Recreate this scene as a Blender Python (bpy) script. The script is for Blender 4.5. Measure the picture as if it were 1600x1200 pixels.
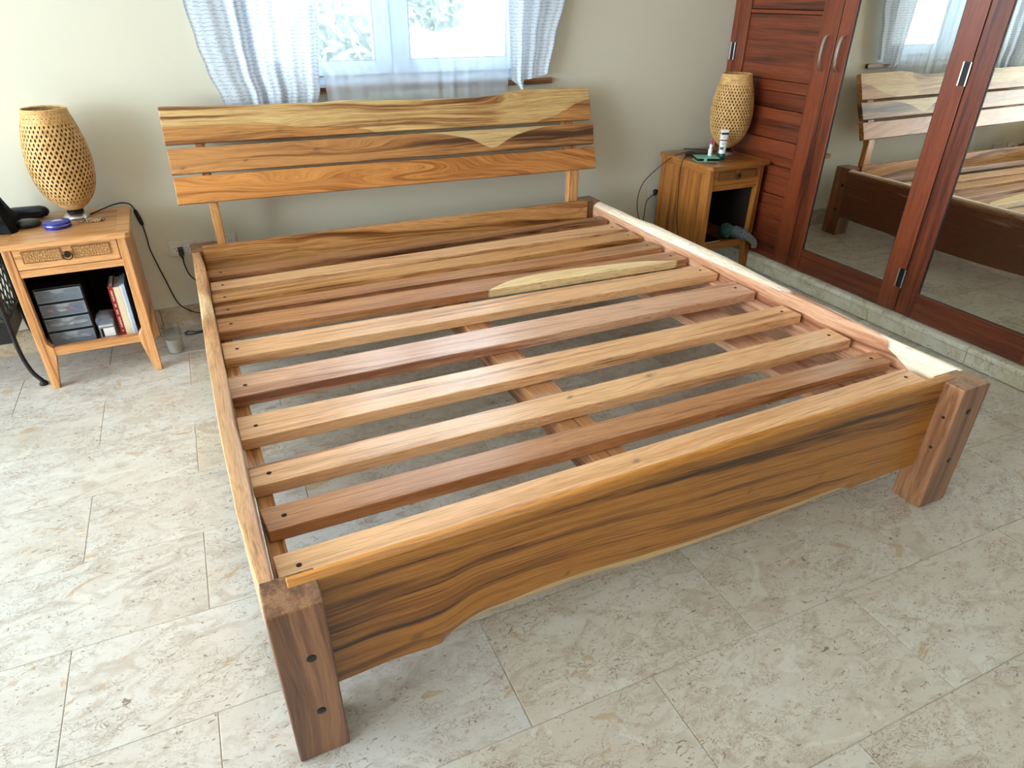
import bpy, bmesh, math, random
from mathutils import Vector, Matrix, noise

# ------------------------------------------------------------ camera, world, light, exposure
SC = bpy.context.scene
COL = SC.collection
for o in list(bpy.data.objects):
    bpy.data.objects.remove(o)
SC.view_settings.view_transform = 'Standard'
SC.view_settings.look = 'None'
SC.view_settings.exposure = 1.0
SC.view_settings.gamma = 1.0
SC.view_settings.use_curve_mapping = False
F_PX = 1050.0
YAW, PITCH, ROLL = 0.44945, 0.52380, 0.00908
cam = bpy.data.cameras.new('camera')
cam.sensor_width = 36.0
cam.lens = F_PX * 36.0 / 1600.0
cam.clip_start = 0.02
cam_o = bpy.data.objects.new('camera', cam)
COL.objects.link(cam_o)
_f = Vector((math.sin(YAW) * math.cos(PITCH), math.cos(YAW) * math.cos(PITCH), -math.sin(PITCH)))
_r0 = Vector((math.cos(YAW), -math.sin(YAW), 0))
_u0 = _r0.cross(_f)
_r = math.cos(ROLL) * _r0 + math.sin(ROLL) * _u0
_u = -math.sin(ROLL) * _r0 + math.cos(ROLL) * _u0
M = Matrix((( _r.x, _u.x, -_f.x, 0.036), (_r.y, _u.y, -_f.y, -0.938), (_r.z, _u.z, -_f.z, 1.413), (0, 0, 0, 1)))
cam_o.matrix_world = M
SC.camera = cam_o

world = bpy.data.worlds.new('world')
SC.world = world
world.use_nodes = True
wn = world.node_tree
wn.nodes.clear()
w_out = wn.nodes.new('ShaderNodeOutputWorld')
w_bg = wn.nodes.new('ShaderNodeBackground')
w_bg.inputs['Color'].default_value = (0.77, 0.90, 1.0, 1)
w_bg.inputs['Strength'].default_value = 6.5
wn.links.new(w_bg.outputs[0], w_out.inputs[0])

def area(name, loc, rot, sx, sy, power, color):
    l = bpy.data.lights.new(name, 'AREA')
    l.shape = 'RECTANGLE'; l.size = sx; l.size_y = sy
    l.energy = power; l.color = color
    o = bpy.data.objects.new(name, l)
    o.location = loc; o.rotation_euler = rot
    COL.objects.link(o)
    return o
# daylight through the wide glazed opening in the left wall; the rear lamp is an added fill for front-facing sides
area('daylight_left_opening', (-4.75, -0.2, 1.25), (0, math.radians(-90), 0), 2.5, 4.1, 45, (0.78, 0.90, 1.0))
area('rear_fill', (0.3, -3.55, 1.5), (math.radians(90), 0, 0), 2.4, 1.6, 4, (1.0, 0.93, 0.84))
SC.cycles.max_bounces = 10
SC.cycles.diffuse_bounces = 3
SC.cycles.transparent_max_bounces = 24

# ------------------------------------------------------------ dimensions (metres)
W = 2.06; H = 0.437; ZS = 0.39
XM = 3.038          # face of the wardrobe mirrors
YW = 2.44           # back wall
X0, X1, Y0, ZC = -4.6, 3.70, -3.4, 2.65
R = random.Random(7)

# ------------------------------------------------------------ node helpers
def srgb(r, g, b, a=1.0):
    def c(v):
        v /= 255.0
        return v / 12.92 if v <= 0.04045 else ((v + 0.055) / 1.055) ** 2.4
    return (c(r), c(g), c(b), a)

class NT:
    def __init__(s, name):
        s.m = bpy.data.materials.new(name); s.m.use_nodes = True
        s.t = s.m.node_tree; s.t.nodes.clear()
        s.out = s.n('ShaderNodeOutputMaterial')
    def n(s, typ, **kw):
        x = s.t.nodes.new(typ)
        for k, v in kw.items(): setattr(x, k, v)
        return x
    def l(s, a, b): s.t.links.new(a, b)
    def put(s, sock, v):
        if isinstance(v, bpy.types.NodeSocket): s.l(v, sock)
        else: sock.default_value = v
    def math(s, op, a, b=0.0, c=0.0, clamp=False):
        x = s.n('ShaderNodeMath', operation=op, use_clamp=clamp)
        for i, v in enumerate((a, b, c)): s.put(x.inputs[i], v)
        return x.outputs[0]
    def noise(s, vec, scale, detail=4, rough=0.55, dist=0.0):
        x = s.n('ShaderNodeTexNoise')
        if vec is not None: s.l(vec, x.inputs['Vector'])
        x.inputs['Scale'].default_value = scale; x.inputs['Detail'].default_value = detail
        x.inputs['Roughness'].default_value = rough; x.inputs['Distortion'].default_value = dist
        return x.outputs['Fac']
    def ramp(s, fac, stops, interp='LINEAR'):
        x = s.n('ShaderNodeValToRGB'); x.color_ramp.interpolation = interp
        e = x.color_ramp.elements
        while len(e) < len(stops): e.new(0.5)
        for i, (p, c) in enumerate(stops):
            e[i].position = p; e[i].color = c if len(c) == 4 else (*c, 1)
        s.l(fac, x.inputs[0]); return x.outputs[0]
    def mix(s, fac, a, b, mode='MIX'):
        x = s.n('ShaderNodeMix', data_type='RGBA', blend_type=mode)
        s.put(x.inputs[0], fac); s.put(x.inputs[6], a); s.put(x.inputs[7], b)
        return x.outputs[2]
    def attr(s, name):
        x = s.n('ShaderNodeAttribute'); x.attribute_name = name; return x
    def vec(s, x_, y_, z_):
        x = s.n('ShaderNodeCombineXYZ')
        for i, v in enumerate((x_, y_, z_)): s.put(x.inputs[i], v)
        return x.outputs[0]
    def bsdf(s, color, rough=0.5, metal=0.0, spec=0.5, **kw):
        x = s.n('ShaderNodeBsdfPrincipled')
        s.put(x.inputs['Base Color'], color); s.put(x.inputs['Roughness'], rough)
        x.inputs['Metallic'].default_value = metal
        x.inputs['Specular IOR Level'].default_value = spec
        for k, v in kw.items(): s.put(x.inputs[k], v)
        s.l(x.outputs[0], s.out.inputs[0]); s.b = x
        return x
    def bump(s, h, strength=0.2, dist=0.002):
        x = s.n('ShaderNodeBump'); x.inputs['Strength'].default_value = strength
        x.inputs['Distance'].default_value = dist
        s.l(h, x.inputs['Height']); s.l(x.outputs[0], s.b.inputs['Normal'])

def plain(name, color, rough=0.5, metal=0.0, spec=0.5, mottle=0.06, **kw):
    t = NT(name)
    tc = t.n('ShaderNodeTexCoord')
    nz = t.noise(tc.outputs['Object'], 14, 3)
    c = t.mix(t.math('MULTIPLY', nz, mottle * 2), color, tuple(v * 0.55 for v in color[:3]) + (1,))
    t.bsdf(c, rough, metal, spec, **kw)
    return t.m

def wood(name, light, mid, dark, sapc, rough=0.33, band=15.0, contrast=1.0, spec=0.5, sapn=0.7, vein=0.5):
    """Board timber: grain follows the vertex attributes gu (along), gv (across), gw (through)."""
    t = NT(name)
    gu, gv, gw = (t.attr(k).outputs['Fac'] for k in ('gu', 'gv', 'gw'))
    sap = t.attr('sap').outputs['Fac']; tone = t.attr('tone').outputs['Fac']; kn = t.attr('knot').outputs['Fac']
    wob = t.noise(t.vec(t.math('MULTIPLY', gu, 1.6), t.math('MULTIPLY', gv, 5), t.math('MULTIPLY', gw, 5)), 1.0, 3)
    gv2 = t.math('ADD', gv, t.math('MULTIPLY', t.math('SUBTRACT', wob, 0.5), 0.035))
    v1 = t.vec(t.math('MULTIPLY', gu, 0.55), t.math('MULTIPLY', gv2, band * 1.25), t.math('MULTIPLY', gw, band))
    n1 = t.noise(v1, 1.0, 6, 0.62, 0.2)
    v2 = t.vec(t.math('MULTIPLY', gu, 3.0), t.math('MULTIPLY', gv2, band * 7), t.math('MULTIPLY', gw, band * 7))
    n2 = t.noise(v2, 1.0, 5, 0.65)
    v3 = t.vec(t.math('MULTIPLY', gu, 14.0), t.math('MULTIPLY', gv2, 420), t.math('MULTIPLY', gw, 420))
    n3 = t.noise(v3, 1.0, 2, 0.5)
    f = t.math('ADD', t.math('MULTIPLY', n1, 0.72), t.math('MULTIPLY', n2, 0.28))
    f = t.math('ADD', f, t.math('MULTIPLY', tone, 0.12))
    k = 0.088 / contrast
    streak = t.ramp(n2, [(0.30, (0.42, 0.36, 0.32)), (0.43, (1, 1, 1))])
    patch = t.noise(t.vec(t.math('MULTIPLY', gu, 1.3), t.math('MULTIPLY', gv2, 9), gw), 1.0, 2)
    col = t.ramp(f, [(0.5 - 1.25 * k, dark), (0.5 - 0.4 * k, mid), (0.5 + 0.45 * k, light), (0.5 + 1.8 * k, mid), (0.5 + 2.8 * k, light)])
    col = t.mix(t.ramp(patch, [(0.40, (0, 0, 0)), (0.60, (0.9, 0.9, 0.9))]), col, streak, 'MULTIPLY')
    # sapwood
    sn = t.math('ADD', sap, t.math('MULTIPLY', t.math('SUBTRACT', n1, 0.5), sapn))
    sf = t.ramp(sn, [(0.33, (0, 0, 0)), (0.60, (1, 1, 1))])
    sc = t.mix(t.math('MULTIPLY', t.ramp(n2, [(0.40, (1, 1, 1)), (0.58, (0, 0, 0))]), vein), sapc, tuple(0.35 * a + 0.65 * b for a, b in zip(sapc, mid)))
    edge = t.ramp(sn, [(0.22, (0, 0, 0)), (0.40, (1, 1, 1)), (0.50, (0, 0, 0))])
    col = t.mix(t.math('MULTIPLY', edge, 0.55), col, dark)
    col = t.mix(sf, col, sc)
    n4 = t.noise(t.vec(t.math('MULTIPLY', gu, 7.0), t.math('MULTIPLY', gv2, band * 13), t.math('MULTIPLY', gw, band * 13)), 1.0, 4, 0.6)
    col = t.mix(0.75, col, t.ramp(n4, [(0.32, (0.66, 0.60, 0.55)), (0.46, (1, 1, 1)), (0.60, (1.0, 1.0, 1.0)), (0.75, (1.12, 1.12, 1.1))]), 'MULTIPLY')
    fib = t.ramp(n3, [(0.30, (0.66, 0.63, 0.60)), (0.55, (1, 1, 1))])
    col = t.mix(0.7, col, fib, 'MULTIPLY')
    tn = t.math('ADD', 1.16, t.math('MULTIPLY', tone, 0.30))
    col = t.mix(1.0, col, t.vec(tn, tn, tn), 'MULTIPLY')
    col = t.mix(kn, col, srgb(42, 22, 10))
    rr = t.math('ADD', rough - 0.06, t.math('MULTIPLY', n2, 0.14))
    t.bsdf(col, rr, 0, spec, **{'Coat Weight': 0.35, 'Coat Roughness': 0.26})
    t.bump(t.math('ADD', t.math('MULTIPLY', n3, 0.6), n2), 0.12, 0.0012)
    return t.m

# ------------------------------------------------------------ object helpers
WLOC = {}
def tagged(o, label=None, cat=None, group=None, kind=None):
    if label: o['label'] = label
    if cat: o['category'] = cat
    if group: o['group'] = group
    if kind: o['kind'] = kind
    return o
def thing(name, label, cat, loc, group=None):
    o = bpy.data.objects.new(name, None); COL.objects.link(o)
    o.empty_display_size = 0.05
    o.location = loc; WLOC[o] = Vector(loc)
    return tagged(o, label, cat, group)
def link_mesh(name, me, loc, parent=None):
    o = bpy.data.objects.new(name, me); COL.objects.link(o)
    loc = Vector(loc)
    if parent is not None:
        o.parent = parent; o.location = loc - WLOC[parent]
    else: o.location = loc
    WLOC[o] = loc
    return o

class MB:
    """collects geometry in world coordinates; build() makes ONE mesh object"""
    def __init__(s): s.v = []; s.f = []; s.a = {}; s.mi = []
    def add(s, vs, fs, attrs=None, mi=0):
        b = len(s.v); s.v += [tuple(p) for p in vs]
        s.f += [tuple(i + b for i in f) for f in fs]; s.mi += [mi] * len(fs)
        for k in ('gu', 'gv', 'gw', 'sap', 'tone', 'knot'):
            L = s.a.setdefault(k, [0.0] * b)
            if attrs and k in attrs: L += list(attrs[k])
            else: L += [0.0] * len(vs)
        return s
    def box(s, lo, hi, axis=0, tone=0.0, sap=0.0, seed=None, taper=None, mi=0):
        x0, y0, z0 = lo; x1, y1, z1 = hi
        vs = [(x0, y0, z0), (x1, y0, z0), (x1, y1, z0), (x0, y1, z0), (x0, y0, z1), (x1, y0, z1), (x1, y1, z1), (x0, y1, z1)]
        fs = [(0, 3, 2, 1), (4, 5, 6, 7), (0, 1, 5, 4), (1, 2, 6, 5), (2, 3, 7, 6), (3, 0, 4, 7)]
        return s.add(vs, fs, wattr(vs, axis, tone, sap, seed), mi)
    def poly_prism(s, pts, vec, axis=0, tone=0.0, sap=0.0, seed=None, mi=0):
        n = len(pts); vec = Vector(vec)
        vs = [tuple(Vector(p)) for p in pts] + [tuple(Vector(p) + vec) for p in pts]
        fs = [tuple(range(n))[::-1], tuple(range(n, 2 * n))] + [(i, (i + 1) % n, n + (i + 1) % n, n + i) for i in range(n)]
        return s.add(vs, fs, wattr(vs, axis, tone, sap, seed), mi)
    def tube(s, pts, r, seg=8, closed=False, caps=True, mi=0):
        pts = [Vector(p) for p in pts]; n = len(pts)
        rs = r if isinstance(r, (list, tuple)) else [r] * n
        vs = []; prev = None
        for i, p in enumerate(pts):
            if closed: d = pts[(i + 1) % n] - pts[i - 1]
            else: d = pts[min(i + 1, n - 1)] - pts[max(i - 1, 0)]
            d.normalize()
            a = prev if prev is not None else (Vector((0, 0, 1)) if abs(d.z) < 0.9 else Vector((1, 0, 0)))
            a = (a - d * a.dot(d)).normalized(); prev = a
            b = d.cross(a)
            for k in range(seg):
                t = 2 * math.pi * k / seg
                vs.append(p + rs[i] * (math.cos(t) * a + math.sin(t) * b))
        fs = []
        for i in range(n if closed else n - 1):
            j = (i + 1) % n
            for k in range(seg):
                k2 = (k + 1) % seg
                fs.append((i * seg + k, i * seg + k2, j * seg + k2, j * seg + k))
        if caps and not closed:
            fs.append(tuple(range(seg))[::-1]); fs.append(tuple((n - 1) * seg + k for k in range(seg)))
        return s.add(vs, fs, wattr(vs, 0), mi)
    def lathe(s, prof, c, seg=32, axis='z', caps=True, mi=0):
        c = Vector(c); vs = []; n = len(prof)
        for r, h in prof:
            for k in range(seg):
                t = 2 * math.pi * k / seg
                a, b = r * math.cos(t), r * math.sin(t)
                vs.append(c + Vector({'z': (a, b, h), 'y': (a, h, -b), 'x': (h, a, b)}[axis]))
        fs = [(i * seg + k, i * seg + (k + 1) % seg, (i + 1) * seg + (k + 1) % seg, (i + 1) * seg + k) for i in range(n - 1) for k in range(seg)]
        if caps:
            fs.append(tuple(range(seg))[::-1]); fs.append(tuple((n - 1) * seg + k for k in range(seg)))
        return s.add(vs, fs, wattr(vs, 0), mi)
    def build(s, name, mats, parent=None, bevel=0.0, smooth=False, segs=2, subsurf=0, angle=0.6):
        lo = Vector([min(p[i] for p in s.v) for i in range(3)]); hi = Vector([max(p[i] for p in s.v) for i in range(3)])
        c = (lo + hi) / 2
        me = bpy.data.meshes.new(name)
        me.from_pydata([tuple(Vector(p) - c) for p in s.v], [], s.f)
        if not isinstance(mats, (list, tuple)): mats = [mats]
        for m in mats: me.materials.append(m)
        for k, L in s.a.items():
            at = me.attributes.new(k, 'FLOAT', 'POINT'); at.data.foreach_set('value', L)
        if any(s.mi): me.polygons.foreach_set('material_index', s.mi)
        bm = bmesh.new(); bm.from_mesh(me)
        bmesh.ops.recalc_face_normals(bm, faces=bm.faces); bm.to_mesh(me); bm.free()
        if smooth or bevel: me.shade_smooth()
        if smooth and not bevel:
            try: me.set_sharp_from_angle(angle=math.radians(40))
            except Exception: pass
        o = link_mesh(name, me, c, parent)
        if bevel:
            md = o.modifiers.new('bevel', 'BEVEL'); md.width = bevel; md.segments = segs
            md.limit_method = 'ANGLE'; md.angle_limit = angle; md.harden_normals = True
        if subsurf:
            md = o.modifiers.new('sub', 'SUBSURF'); md.levels = subsurf; md.render_levels = subsurf
        return o

_seed = [0.0]
def wattr(vs, axis=0, tone=0.0, sap=0.0, seed=None):
    if seed is None:
        _seed[0] += 1.37; seed = _seed[0]
    o = [(axis, (axis + 1) % 3, (axis + 2) % 3)][0]
    n = len(vs)
    return dict(gu=[p[o[0]] + seed * 3.1 for p in vs], gv=[p[o[1]] + seed for p in vs], gw=[p[o[2]] + seed * 1.7 for p in vs],
                tone=[tone] * n, sap=[sap] * n, knot=[0.0] * n)

def board(name, mat, parent, P, T, nu, nv, L, HH, knots=(), sapf=None, tone=0.0, bevel=0.003, seed=None, rise=0.0, tone_back=0.0, label=None):
    """grid board: P(u,v) front point, T thickness vector; knots (u0 m, v0 m, ru, rv, amp, dark)"""
    if seed is None:
        _seed[0] += 1.37; seed = _seed[0]
    T = Vector(T); mb = MB()
    vs = []; A = dict(gu=[], gv=[], gw=[], sap=[], tone=[], knot=[])
    for side in (0, 1):
        for j in range(nv + 1):
            for i in range(nu + 1):
                u, v = i / nu, j / nv
                p = Vector(P(u, v)) + T * side
                vs.append(p)
                x, y = u * L, v * HH
                gv = y + rise * x * x; kd = 0.0
                for (ku, kv, ru, rv, amp, dk) in knots:
                    du, dv = (x - ku) / ru, (y - kv) / rv
                    g = math.exp(-du * du - dv * dv * 0.6)
                    gv += amp * math.tanh(dv * 1.5) * g
                    if dk: kd = max(kd, dk * math.exp(-((x - ku) / (0.12 * ru + 0.004)) ** 2 - ((y - kv) / (0.3 * rv)) ** 2))
                A['gu'].append(x + seed * 3.1); A['gv'].append(gv + seed)
                A['gw'].append(side * T.length + seed * 1.7)
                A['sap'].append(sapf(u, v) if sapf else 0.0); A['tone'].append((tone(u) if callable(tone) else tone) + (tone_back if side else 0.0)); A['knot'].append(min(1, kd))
    n1 = (nu + 1) * (nv + 1); idx = lambda s, i, j: s * n1 + j * (nu + 1) + i
    fs = []
    for j in range(nv):
        for i in range(nu):
            fs.append((idx(0, i, j), idx(0, i + 1, j), idx(0, i + 1, j + 1), idx(0, i, j + 1)))
            fs.append((idx(1, i, j), idx(1, i, j + 1), idx(1, i + 1, j + 1), idx(1, i + 1, j)))
    for i in range(nu):
        fs.append((idx(0, i, 0), idx(1, i, 0), idx(1, i + 1, 0), idx(0, i + 1, 0)))
        fs.append((idx(0, i, nv), idx(0, i + 1, nv), idx(1, i + 1, nv), idx(1, i, nv)))
    for j in range(nv):
        fs.append((idx(0, 0, j), idx(0, 0, j + 1), idx(1, 0, j + 1), idx(1, 0, j)))
        fs.append((idx(0, nu, j), idx(1, nu, j), idx(1, nu, j + 1), idx(0, nu, j + 1)))
    mb.add(vs, fs, A)
    o = mb.build(name, mat, parent, bevel=bevel, angle=0.7)
    if label: o['label'] = label
    return o

def lerp(a, b, t): return a + (b - a) * t
def interp(pts, x):
    if x <= pts[0][0]: return pts[0][1]
    for (a, fa), (b, fb) in zip(pts, pts[1:]):
        if x <= b:
            t = (x - a) / (b - a)
            return lerp(fa, fb, t * t * (3 - 2 * t))
    return pts[-1][1]
def lin(pts, x):
    n = len(pts)
    if x <= pts[0][0]: return pts[0][1]
    for i in range(n - 1):
        if x <= pts[i + 1][0]:
            (x1, y1), (x2, y2) = pts[i], pts[i + 1]
            m = lambda j: 0 if j <= 0 or j >= n - 1 else (pts[j + 1][1] - pts[j - 1][1]) / (pts[j + 1][0] - pts[j - 1][0])
            h = x2 - x1; t = (x - x1) / h
            return (2*t**3 - 3*t*t + 1) * y1 + (t**3 - 2*t*t + t) * h * m(i) + (-2*t**3 + 3*t*t) * y2 + (t**3 - t*t) * h * m(i + 1)
    return pts[-1][1]
def smooth_pts(pts, k=6, closed=False):
    pts = [Vector(p) for p in pts]; n = len(pts); out = []
    for i in range(n if closed else n - 1):
        g = lambda j: pts[j % n] if closed else pts[max(0, min(n - 1, j))]
        p0, p1, p2, p3 = g(i - 1), g(i), g(i + 1), g(i + 2)
        for s in range(k):
            t = s / k
            out.append(0.5 * ((2 * p1) + (-p0 + p2) * t + (2 * p0 - 5 * p1 + 4 * p2 - p3) * t * t + (-p0 + 3 * p1 - 3 * p2 + p3) * t ** 3))
    if not closed: out.append(pts[-1])
    return out

# ------------------------------------------------------------ materials
M_BED = wood('honey_hardwood', srgb(214, 160, 102), srgb(174, 115, 60), srgb(90, 52, 25), srgb(240, 208, 150))
M_BED_PALE = wood('pale_hardwood', srgb(232, 184, 136), srgb(208, 152, 104), srgb(138, 86, 52), srgb(244, 222, 178))
M_BED_RED = wood('red_hardwood', srgb(190, 136, 92), srgb(150, 98, 62), srgb(78, 46, 28), srgb(236, 206, 152))
M_BED_PINK = wood('pinkish_hardwood', srgb(226, 180, 148), srgb(200, 146, 112), srgb(140, 88, 62), srgb(252, 240, 214))
M_FOOT = wood('golden_hardwood', srgb(184, 124, 48), srgb(150, 92, 30), srgb(66, 36, 12), srgb(226, 194, 130), band=17, contrast=1.15)
M_LEGW = wood('brown_hardwood', srgb(158, 112, 78), srgb(124, 82, 54), srgb(84, 52, 34), srgb(210, 170, 120), band=20, contrast=0.7)
M_SPALT = wood('spalted_hardwood', srgb(196, 140, 78), srgb(160, 104, 52), srgb(96, 58, 26), srgb(214, 182, 122), band=20, contrast=1.2, sapn=3.0, vein=0.85)
M_BED2 = wood('brown_figured_hardwood', srgb(196, 138, 80), srgb(154, 102, 54), srgb(80, 48, 26), srgb(218, 188, 132), band=13, sapn=1.0)
M_BED3 = wood('golden_figured_hardwood', srgb(206, 140, 72), srgb(172, 106, 46), srgb(104, 58, 24), srgb(218, 188, 132), band=9, contrast=0.9)
M_STAND = wood('light_teak', srgb(212, 158, 104), srgb(188, 130, 76), srgb(140, 88, 46), srgb(230, 190, 140), band=20, contrast=0.8)
M_STAND2 = wood('oiled_teak', srgb(178, 116, 52), srgb(148, 88, 34), srgb(92, 50, 18), srgb(210, 160, 100), band=20, contrast=0.9, rough=0.3)
M_MAHOG = wood('mahogany', srgb(126, 60, 32), srgb(102, 45, 23), srgb(60, 25, 13), srgb(170, 100, 60), band=14, contrast=0.8, rough=0.34)
M_INSHADE = plain('interior_shade_dark', srgb(36, 22, 14), 0.8)
M_BOLT = plain('black_bolt', srgb(22, 22, 24), 0.45)
M_HOLE = plain('dark_screw_recess', srgb(38, 22, 14), 0.8)
M_BLACK = plain('black_plastic', srgb(14, 14, 16), 0.4)
M_IRON = plain('wrought_iron', srgb(20, 20, 22), 0.55, 0.3)
M_DKBLUE = plain('dark_navy_shell', srgb(14, 22, 44), 0.35)
M_DKGREY = plain('dark_stone_grey', srgb(34, 40, 44), 0.28)
M_BLUE = plain('blue_tin', srgb(24, 46, 150), 0.3)
M_STEEL = plain('brushed_steel', srgb(200, 200, 200), 0.28, 1.0)
M_WHITE = plain('white_plastic', srgb(236, 236, 234), 0.4, mottle=0.02)
M_IVORY = plain('ivory_plastic', srgb(226, 222, 204), 0.4, mottle=0.02)
M_TEAL = plain('teal_plastic', srgb(10, 92, 92), 0.35)
M_MINT = plain('mint_green', srgb(120, 190, 160), 0.4)
M_PINK = plain('pink_cap', srgb(214, 60, 100), 0.4)
M_RED = plain('red_cover', srgb(150, 26, 34), 0.5)
M_CREAMP = plain('cream_paper', srgb(226, 212, 180), 0.8)
M_PAPER = plain('white_paper', srgb(232, 232, 232), 0.7)
M_PVC = plain('white_pvc', srgb(206, 222, 238), 0.35, mottle=0.02)
M_BRONZE = plain('dark_bronze', srgb(66, 50, 36), 0.35, 0.8)
M_LTBLUE = plain('pale_blue_cover', srgb(170, 190, 214), 0.5)
M_GREYP = plain('grey_silver_print', srgb(140, 142, 146), 0.5)

def paint_mat():
    t = NT('cream_wall_paint'); tc = t.n('ShaderNodeTexCoord')
    a = t.noise(tc.outputs['Object'], 1.3, 3); b = t.noise(tc.outputs['Object'], 60, 4)
    c = t.mix(t.math('MULTIPLY', a, 0.4), srgb(226, 222, 203), srgb(220, 215, 192))
    t.bsdf(c, 0.62, 0, 0.35); t.bump(b, 0.08, 0.002)
    return t.m
M_WALL = paint_mat()
M_CEIL = plain('white_ceiling', srgb(236, 234, 226), 0.8, mottle=0.02)

def stone_mat(name, base, warm, fleck, offset_random=True, rough=0.32, elong=(1.0, 1.6, 1.0)):
    t = NT(name); tc = t.n('ShaderNodeTexCoord'); oi = t.n('ShaderNodeObjectInfo')
    rnd = oi.outputs['Random']
    mp = t.n('ShaderNodeMapping'); t.l(tc.outputs['Object'], mp.inputs[0])
    if offset_random:
        t.l(t.vec(t.math('MULTIPLY', rnd, 37.0), t.math('MULTIPLY', rnd, 91.0), t.math('MULTIPLY', rnd, 11.0)), mp.inputs['Location'])
        t.l(t.vec(0.0, 0.0, t.math('MULTIPLY', t.math('SUBTRACT', rnd, 0.5), 0.9)), mp.inputs['Rotation'])
    mp.inputs['Scale'].default_value = elong
    v = mp.outputs[0]
    big = t.noise(v, 2.2, 4, 0.6, 0.6)
    med = t.noise(v, 9, 5, 0.6, 1.6)
    fine = t.noise(v, 34, 5, 0.65, 2.0)
    worm = t.noise(v, 17, 4, 0.6, 2.4)
    msk = t.noise(v, 5.0, 3, 0.6, 0.5)
    c = t.mix(t.ramp(big, [(0.35, (0, 0, 0)), (0.68, (1, 1, 1))]), base, warm)
    c = t.mix(t.math('MULTIPLY', t.ramp(med, [(0.50, (0, 0, 0)), (0.64, (1, 1, 1))]), 0.75), c, tuple(0.72 * a + 0.28 * b for a, b in zip(warm, fleck)))
    wl = t.ramp(t.math('ABSOLUTE', t.math('SUBTRACT', worm, 0.5)), [(0.0, (1, 1, 1)), (0.022, (0, 0, 0))])
    wm = t.ramp(msk, [(0.46, (0, 0, 0)), (0.60, (1, 1, 1))])
    c = t.mix(t.math('MULTIPLY', t.math('MULTIPLY', wl, wm), 0.85), c, fleck)
    worm2 = t.noise(v, 38, 4, 0.6, 2.2)
    wl2 = t.math('MULTIPLY', t.ramp(t.math('ABSOLUTE', t.math('SUBTRACT', worm2, 0.5)), [(0.0, (1, 1, 1)), (0.03, (0, 0, 0))]), t.ramp(t.noise(v, 7.0, 3, 0.6, 0.8), [(0.50, (0, 0, 0)), (0.62, (1, 1, 1))]))
    c = t.mix(t.math('MULTIPLY', wl2, 0.7), c, fleck)
    fl = t.ramp(fine, [(0.605, (0, 0, 0)), (0.66, (1, 1, 1))])
    c = t.mix(t.math('MULTIPLY', fl, 0.8), c, tuple(v*0.8 for v in fleck[:3])+(1,))
    blot = t.ramp(t.noise(v, 5.5, 4, 0.6, 1.6), [(0.635, (0, 0, 0)), (0.67, (1, 1, 1)), (0.74, (1, 1, 1)), (0.78, (0.2, 0.2, 0.2))])
    c = t.mix(t.math('MULTIPLY', blot, 0.6), c, srgb(184, 152, 108))
    pale = t.ramp(t.noise(v, 4.1, 4, 0.6, 2.0), [(0.60, (0, 0, 0)), (0.64, (1, 1, 1))])
    c = t.mix(t.math('MULTIPLY', pale, 0.35), c, srgb(230, 228, 218))
    tv = t.math('ADD', 0.95, t.math('MULTIPLY', rnd, 0.07))
    c = t.mix(1.0, c, t.vec(tv, tv, tv), 'MULTIPLY')
    r = t.math('ADD', rough, t.math('MULTIPLY', fl, 0.3))
    t.bsdf(c, r, 0, 0.45)
    t.bump(t.math('SUBTRACT', 1.0, t.math('MAXIMUM', fl, t.math('MULTIPLY', wl, wm))), 0.25, 0.0012)
    return t.m
M_TILE = stone_mat('coral_stone', srgb(214, 214, 210), srgb(203, 197, 187), srgb(128, 104, 80))
M_TILE2 = stone_mat('coral_stone_warm', srgb(218, 212, 192), srgb(208, 197, 164), srgb(140, 110, 66))
M_TILE3 = stone_mat('coral_stone_beige', srgb(215, 211, 199), srgb(205, 194, 177), srgb(130, 98, 68))
M_GROUT = plain('floor_grout', srgb(196, 188, 174), 0.9)
M_MARB = stone_mat('plinth_marble', srgb(228, 224, 208), srgb(214, 206, 176), srgb(160, 150, 114), elong=(1, 1, 1), rough=0.25)
M_MARB2 = stone_mat('skirting_marble', srgb(204, 190, 162), srgb(182, 160, 128), srgb(112, 84, 56), elong=(1, 1, 1))

def glass_mat(name, col=(1, 1, 1, 1), rough=0.0, ior=1.45, mixf=0.92):
    t = NT(name)
    tr = t.n('ShaderNodeBsdfTransparent'); tr.inputs[0].default_value = col
    gl = t.n('ShaderNodeBsdfGlossy'); gl.inputs['Roughness'].default_value = rough
    lw = t.n('ShaderNodeLayerWeight'); lw.inputs[0].default_value = 0.5
    fz = t.math('ADD', 0.03, t.math('MULTIPLY', t.math('POWER', lw.outputs['Facing'], 4.0), 0.5))
    mx = t.n('ShaderNodeMixShader'); t.l(fz, mx.inputs[0]); t.l(tr.outputs[0], mx.inputs[1]); t.l(gl.outputs[0], mx.inputs[2])
    t.l(mx.outputs[0], t.out.inputs[0]); return t.m
M_GLASS = glass_mat('window_glass', (0.97, 0.99, 1, 1))
M_CUP = glass_mat('clear_tumbler', (0.93, 0.94, 0.93, 1), 0.05)
def frosted(name, col, alpha):
    t = NT(name)
    b = t.bsdf(col, 0.35, 0, 0.5)
    tr = t.n('ShaderNodeBsdfTransparent'); mx = t.n('ShaderNodeMixShader'); mx.inputs[0].default_value = alpha
    t.l(tr.outputs[0], mx.inputs[1]); t.l(b.outputs[0], mx.inputs[2]); t.l(mx.outputs[0], t.out.inputs[0])
    return t.m
M_FROST = frosted('frosted_drawer_plastic', srgb(150, 162, 178), 0.32)
M_FROST2 = frosted('hazy_clear_plastic', srgb(190, 198, 204), 0.35)
M_MILK = frosted('milky_liquid', srgb(196, 190, 182), 0.75)
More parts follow.
